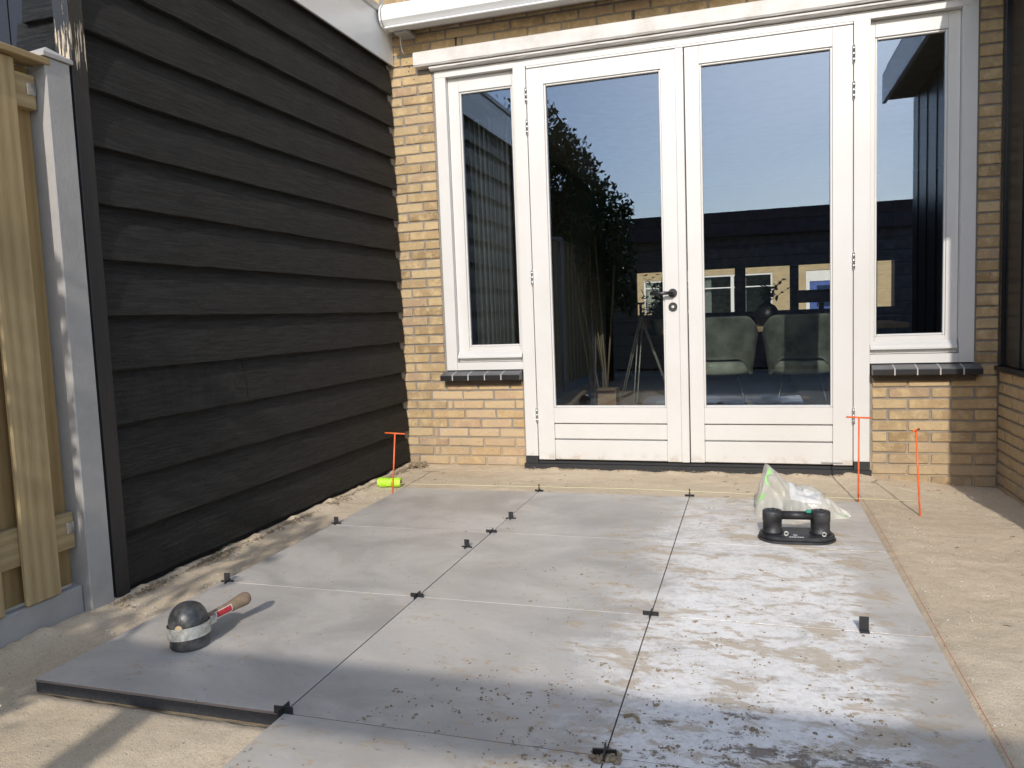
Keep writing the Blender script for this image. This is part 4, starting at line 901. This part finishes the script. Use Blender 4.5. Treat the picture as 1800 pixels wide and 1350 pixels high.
# T-handled string pins
def tpin(base, top, bar, label):
    p = empty('string_pin', base, label, 'pin', 'orange T-handled string pins'); b, t = Vector(base), Vector(top)
    bm = bmesh.new(); tube(bm, [Vector((0, 0, -.08)), t-b], .0042, 12); link('rod', mesh_bm(bm, 'orange_paint', True), p)
    h = Vector(bar); bm = bmesh.new(); tube(bm, [t-b-h, t-b+h], .0044, 12); o = link('crossbar', mesh_bm(bm, 'orange_paint', True), p); return p
tpin((-.862, 2.36, -.03), (-.822, 2.362, .318), (.0585, .008, -.004), 'orange T pin beside the green spool of string')
tpin((1.610, 2.53, -.03), (1.612, 2.53, .393), (.0575, .004, -.003), 'orange T pin in front of the right door post')
tpin((1.853, 2.33, -.05), (1.829, 2.33, .362), (.022, .053, -.002), 'orange T pin standing in the sand right of the tiles')
# string spool
sp = empty('string_spool', (-.955, 2.53, -.004), 'neon green spool of builders string lying by the left pin', 'string spool', rz=.12)
bm = bmesh.new(); prof = [(-.069, .016), (-.069, .027)]
NS = 46
for i in range(NS): 
    x = -.068 + .136*i/(NS-1); prof.append((x, .0285+(.0012 if i % 2 else 0)-(.004 if abs(abs(x)-.066) < .003 else 0)-.0035*math.exp(-((x-.005)/.02)**2)))
prof += [(.069, .027), (.069, .016)]
rings = []
for x, r_ in prof: rings.append([bm.verts.new((x, r_*math.cos(2*math.pi*j/24), r_*math.sin(2*math.pi*j/24))) for j in range(24)])
for a, b in zip(rings[:-1], rings[1:]):
    for j in range(24): bm.faces.new([a[j], a[(j+1) % 24], b[(j+1) % 24], b[j]]).smooth = True
bm.faces.new(rings[0]); bm.faces.new(rings[-1]); bmesh.ops.recalc_face_normals(bm, faces=bm.faces)
link('winding', mesh_bm(bm, 'neon_string'), sp)
bm = bmesh.new()
for _ in range(7):
    x0, tl_ = random.uniform(-.03, .03), random.uniform(-.5, .5)
    tube(bm, [(x0+tl_*.03*math.sin(q), .0300*math.cos(q), .0300*math.sin(q)) for q in np.linspace(0, 6.28, 18)], .0009, 5, False)
link('loose_turns', mesh_bm(bm, 'neon_string'), sp)
bm = bmesh.new(); tube(bm, [(-.0695, 0, 0), (.0695, 0, 0)], .0155, 16); link('tube_core', mesh_bm(bm, 'cardboard'), sp)
# taut lines
def line(name, pts, rad, mat, label):
    bm = bmesh.new(); tube(bm, pts, rad, 6); return tag(link(name, mesh_bm(bm, mat, True)), label, 'string')
line('guide_string', [(-.925, 2.50, .005), (-.868, 2.372, .012), (-.858, 2.366, .028), (.5, 2.415, .0285), (1.855, 2.334, .030)], .0008, 'yellow_line', 'thin yellow string stretched between the pins along the doors')
line('guide_string', [(1.612, 2.528, .012), (1.622, 2.20, .006), (1.618, 1.2, .002), (1.612, .15, 0.0), (1.606, -1.2, .0)], .0011, 'red_line', 'thin orange red string along the right edge of the tiles')

# mallet
mx_, my_ = -.515, .285
ml = empty('rubber_mallet', (mx_, my_, .0008), 'black rubber mallet with steel band and wooden handle on the nearest left tile', 'mallet')
bm = bmesh.new(); lathe(bm, [(.050, 0), (.0545, .002), (.0565, .007), (.0555, .040), (.0555, .060)], 36); link('striking_head', mesh_bm(bm, 'worn_rubber', True), ml)
bm = bmesh.new(); pf = [(.0575, .0605), (.0575, .072)]+[(.0575*math.cos(a)**.85 if a < 1.56 else .0008, .072+.062*math.sin(a)) for a in np.linspace(.12, 1.57, 14)]
lathe(bm, pf, 36); link('dome_head', mesh_bm(bm, 'worn_rubber', True), ml)
bm = bmesh.new(); rs_ = []
for z, r_ in ((.036, .0625), (.036, .0605), (.072, .0605), (.072, .0625)):
    rs_.append([bm.verts.new((r_*math.cos(2*math.pi*j/40), r_*math.sin(2*math.pi*j/40), z+.004*math.cos(2*math.pi*j/40))) for j in range(40)])
for a, b in ((0, 1), (1, 2), (2, 3), (3, 0)):
    for j in range(40): bm.faces.new([rs_[a][j], rs_[a][(j+1) % 40], rs_[b][(j+1) % 40], rs_[b][j]])
bmesh.ops.recalc_face_normals(bm, faces=bm.faces); link('steel_band', mesh_bm(bm, 'zinc'), ml)
hd = Vector((.045, .197, 0)).normalized(); 
bm = bmesh.new(); prof_h = [(-.02, .011, .058), (.05, .013, .058), (.072, .0145, .059), (.10, .0155, .061), (.135, .0165, .064), (.170, .0185, .068), (.200, .0215, .071), (.214, .022, .072), (.223, .018, .072), (.227, .008, .072)]
tube(bm, [hd*s+Vector((0, 0, z)) for s, r_, z in prof_h], [r_ for s, r_, z in prof_h], 20); link('handle', mesh_bm(bm, 'handle_wood', True), ml)
bm = bmesh.new(); side = Vector((hd.y, -hd.x, 0))
for s_ in (-1, 1): 
    q = [hd*.052+side*s_*.017+Vector((0, 0, .040)), hd*.085+side*s_*.017+Vector((0, 0, .046)), hd*.085+side*s_*.017+Vector((0, 0, .068)), hd*.052+side*s_*.020+Vector((0, 0, .072))]
    f = [bm.verts.new(p) for p in q]+[bm.verts.new(p+side*s_*.002) for p in q]
    for ix in ((0, 1, 2, 3), (7, 6, 5, 4), (0, 4, 5, 1), (1, 5, 6, 2), (2, 6, 7, 3), (3, 7, 4, 0)): bm.faces.new([f[i] for i in ix])
tube(bm, [hd*.07-side*.023+Vector((0, 0, .055)), hd*.07+side*.024+Vector((0, 0, .055))], .006, 10)
bmesh.ops.recalc_face_normals(bm, faces=bm.faces); link('clamp', mesh_bm(bm, 'zinc'), ml)
def patch(s0, s1, a0, a1, off, mat, name):
    bm = bmesh.new(); rows = []
    for s in np.linspace(s0, s1, 6):
        r_ = np.interp(s, [p[0] for p in prof_h], [p[1] for p in prof_h])+off; z = np.interp(s, [p[0] for p in prof_h], [p[2] for p in prof_h])
        rows.append([bm.verts.new(hd*s+side*r_*math.cos(a)+Vector((0, 0, z+r_*math.sin(a)))) for a in np.linspace(a0, a1, 7)])
    for a, b in zip(rows[:-1], rows[1:]):
        for j in range(6): bm.faces.new([a[j], a[j+1], b[j+1], b[j]])
    bmesh.ops.recalc_face_normals(bm, faces=bm.faces); link(name, mesh_bm(bm, mat, True), ml)
patch(.088, .148, -.75, .85, .0006, 'print_white', 'label_border'); patch(.0905, .1455, -.35, .75, .0011, 'red_label', 'label')
bm = bmesh.new(); lathe(bm, [(.0125, 0), (.0115, .002), (.008, .0035)], 14); link('wooden_plug', mesh_bm(bm, 'oak'), ml, (.012, -.0560, .0715), (R(76), 0, .2))

# vacuum lifter
vl = empty('suction_lifter', (1.279, 1.725, .0008), 'black twin suction lifter with handle standing on the tiles before the bag', 'suction lifter', rz=.07)
def stadium(bm, hl, r_, z0, z1, bev, mi=0, n_=18):
    def ring(rad, z): return [bm.verts.new((math.copysign(hl, math.cos(a))+rad*math.cos(a), rad*math.sin(a), z)) for a in [math.pi*2*(j+.5)/(2*n_) for j in range(2*n_)]]
    rg = [ring(r_-bev, z0), ring(r_, z0+bev), ring(r_, z1-bev), ring(r_-bev, z1)]; m_ = 2*n_
    for a, b in zip(rg[:-1], rg[1:]):
        for j in range(m_): bm.faces.new([a[j], a[(j+1) % m_], b[(j+1) % m_], b[j]]).material_index = mi
    bm.faces.new(rg[0][::-1]).material_index = mi; bm.faces.new(rg[-1]).material_index = mi
bm = bmesh.new(); stadium(bm, .062, .090, 0, .010, .003); link('rubber_seal', mesh_bm(bm, 'dusty_plastic'), vl)
bm = bmesh.new(); stadium(bm, .062, .084, .0103, .026, .004); link('base_plate', mesh_bm(bm, 'dusty_plastic'), vl)
for sx in (-1, 1):
    bm = bmesh.new(); lathe(bm, [(.041, .0263), (.042, .031), (.0375, .035), (.0375, .074), (.039, .076), (.039, .111), (.037, .116), (.010, .117)], 30); 
    kb = link('housing' if sx < 0 else 'pump_housing', mesh_bm(bm, 'dusty_plastic', True), vl, (sx*.093, .008, 0))
    bm = bmesh.new()
    for q in range(5): a = q*1.256; add_box(bm, .018*math.cos(a)-.006, .018*math.cos(a)+.006, .018*math.sin(a)-.006, .018*math.sin(a)+.006, .1172, .1205, .001)
    link('cap_rib', mesh_bm(bm, 'dusty_plastic'), vl, (sx*.093, .008, 0))
bm = bmesh.new(); tube(bm, [(-.058, .008, .096), (.058, .008, .096)], .0175, 18); link('grip', mesh_bm(bm, 'black_rubber', True), vl)
bm = bmesh.new(); add_box(bm, -.010, .010, -.006, .006, -.007, .007, .003); link('release_lever', mesh_bm(bm, 'teal'), vl, (.046, -.010, .118))
for sx in (-.046, .098):
    bm = bmesh.new(); ct = []
    for i in range(16):
        a = 6.283*i/16; ct.append((.0075*math.cos(a), 0, .0075*math.sin(a)))
    tube(bm, ct+[ct[0], ct[1]], .0028, 8, False); link('eyelet', mesh_bm(bm, 'zinc', True), vl, (sx, -.058, .037))
# pale raised lettering blocks on the base (illegible in the photograph)
bm = bmesh.new(); x = -.035
for w in (.007, .006, .007, .003, .007, .007, .006): add_box(bm, x, x+w, -.072, -.063, .0262, .0265); x += w+.002
add_box(bm, -.016, -.002, -.044, -.034, .0262, .0265)
link('lettering', mesh_bm(bm, 'print_white'), vl)

# crumpled plastic bag
bag = empty('plastic_bag', (1.30, 2.12, .001), 'crumpled clear plastic bag with green and black print behind the lifter', 'bag')
NU, NV = 90, 56; bm = bmesh.new(); G_ = []
def hprof(u): return float(np.interp(u, [0, .05, .12, .2, .34, .5, .68, .84, 1.0], [.06, .155, .238, .215, .165, .150, .128, .075, .010]))
def bag_pt(u, v):
    x = -.175+.40*u; h = hprof(u)
    yc = -.02*math.sin(u*3) ; wd = .10+.05*math.sin(math.pi*min(1, u*1.1)); wd *= (1-.55*u**3)
    a = math.pi*v; y = yc - math.cos(a)*wd*(1-.0*u); z = h*math.sin(a)**.62
    p = Vector((x, y+.05*(z/.2)*(1-u), z))
    q = Vector((u*5.6+v*1.2, v*3.8, 1.7)); f1 = noise.voronoi(q, distance_metric='DISTANCE', exponent=2)[0]; q2 = Vector((u*13, v*9, 4.0)); f2 = noise.voronoi(q2)[0]
    fold = min(.5, f1[1]-f1[0])*.040 + min(.4, f2[1]-f2[0])*.007 + noise.noise(Vector((u*5, v*4, 9)))*.024 - .014
    nrm = Vector((.15*(.5-u), -math.cos(a), math.sin(a)*.8+.05)).normalized()
    p += nrm*(fold-.012); p.x += noise.noise(Vector((u*6, v*6, 2)))*.018
    p.z = max(.0015, p.z); return p
for i in range(NU+1): G_.append([bm.verts.new(bag_pt(i/NU, j/NV)) for j in range(NV+1)])
for i in range(NU):
    for j in range(NV): bm.faces.new([G_[i][j], G_[i+1][j], G_[i+1][j+1], G_[i][j+1]])
bagme = mesh_bm(bm, 'polythene', True); link('film', bagme, bag)
def bagpatch(u0, u1, v0, v1, mat, name, n_=8):
    bm = bmesh.new(); g = []
    for i in range(n_+1):
        row = []
        for j in range(n_+1):
            u, v = u0+(u1-u0)*i/n_, v0+(v1-v0)*j/n_; p = bag_pt(u, v); row.append(bm.verts.new(p+Vector((0, -.0016, .0012))))
        g.append(row)
    for i in range(n_):
        for j in range(n_): bm.faces.new([g[i][j], g[i+1][j], g[i+1][j+1], g[i][j+1]])
    link(name, mesh_bm(bm, mat, True), bag)
bagpatch(.36, .68, .15, .44, 'paper', 'printed_panel', 22)
bagpatch(.13, .155, .18, .44, 'bag_green', 'green_print', 12); bagpatch(.03, .10, .10, .14, 'bag_green', 'green_print'); bagpatch(.93, .96, .08, .35, 'bag_green', 'green_print')
for u0, v0, du, dv in ((.42, .41, .014, .012), (.455, .405, .004, .012), (.48, .395, .006, .035), (.491, .395, .008, .010), (.491, .42, .008, .010), (.53, .40, .004, .012), (.545, .40, .004, .010)): 
    bm = bmesh.new(); q = [bag_pt(u, v)+Vector((0, -.003, .0026)) for u, v in ((u0, v0), (u0+du, v0), (u0+du, v0+dv), (u0, v0+dv))]; bm.faces.new([bm.verts.new(p) for p in q]); link('black_print', mesh_bm(bm, 'print_black'), bag)
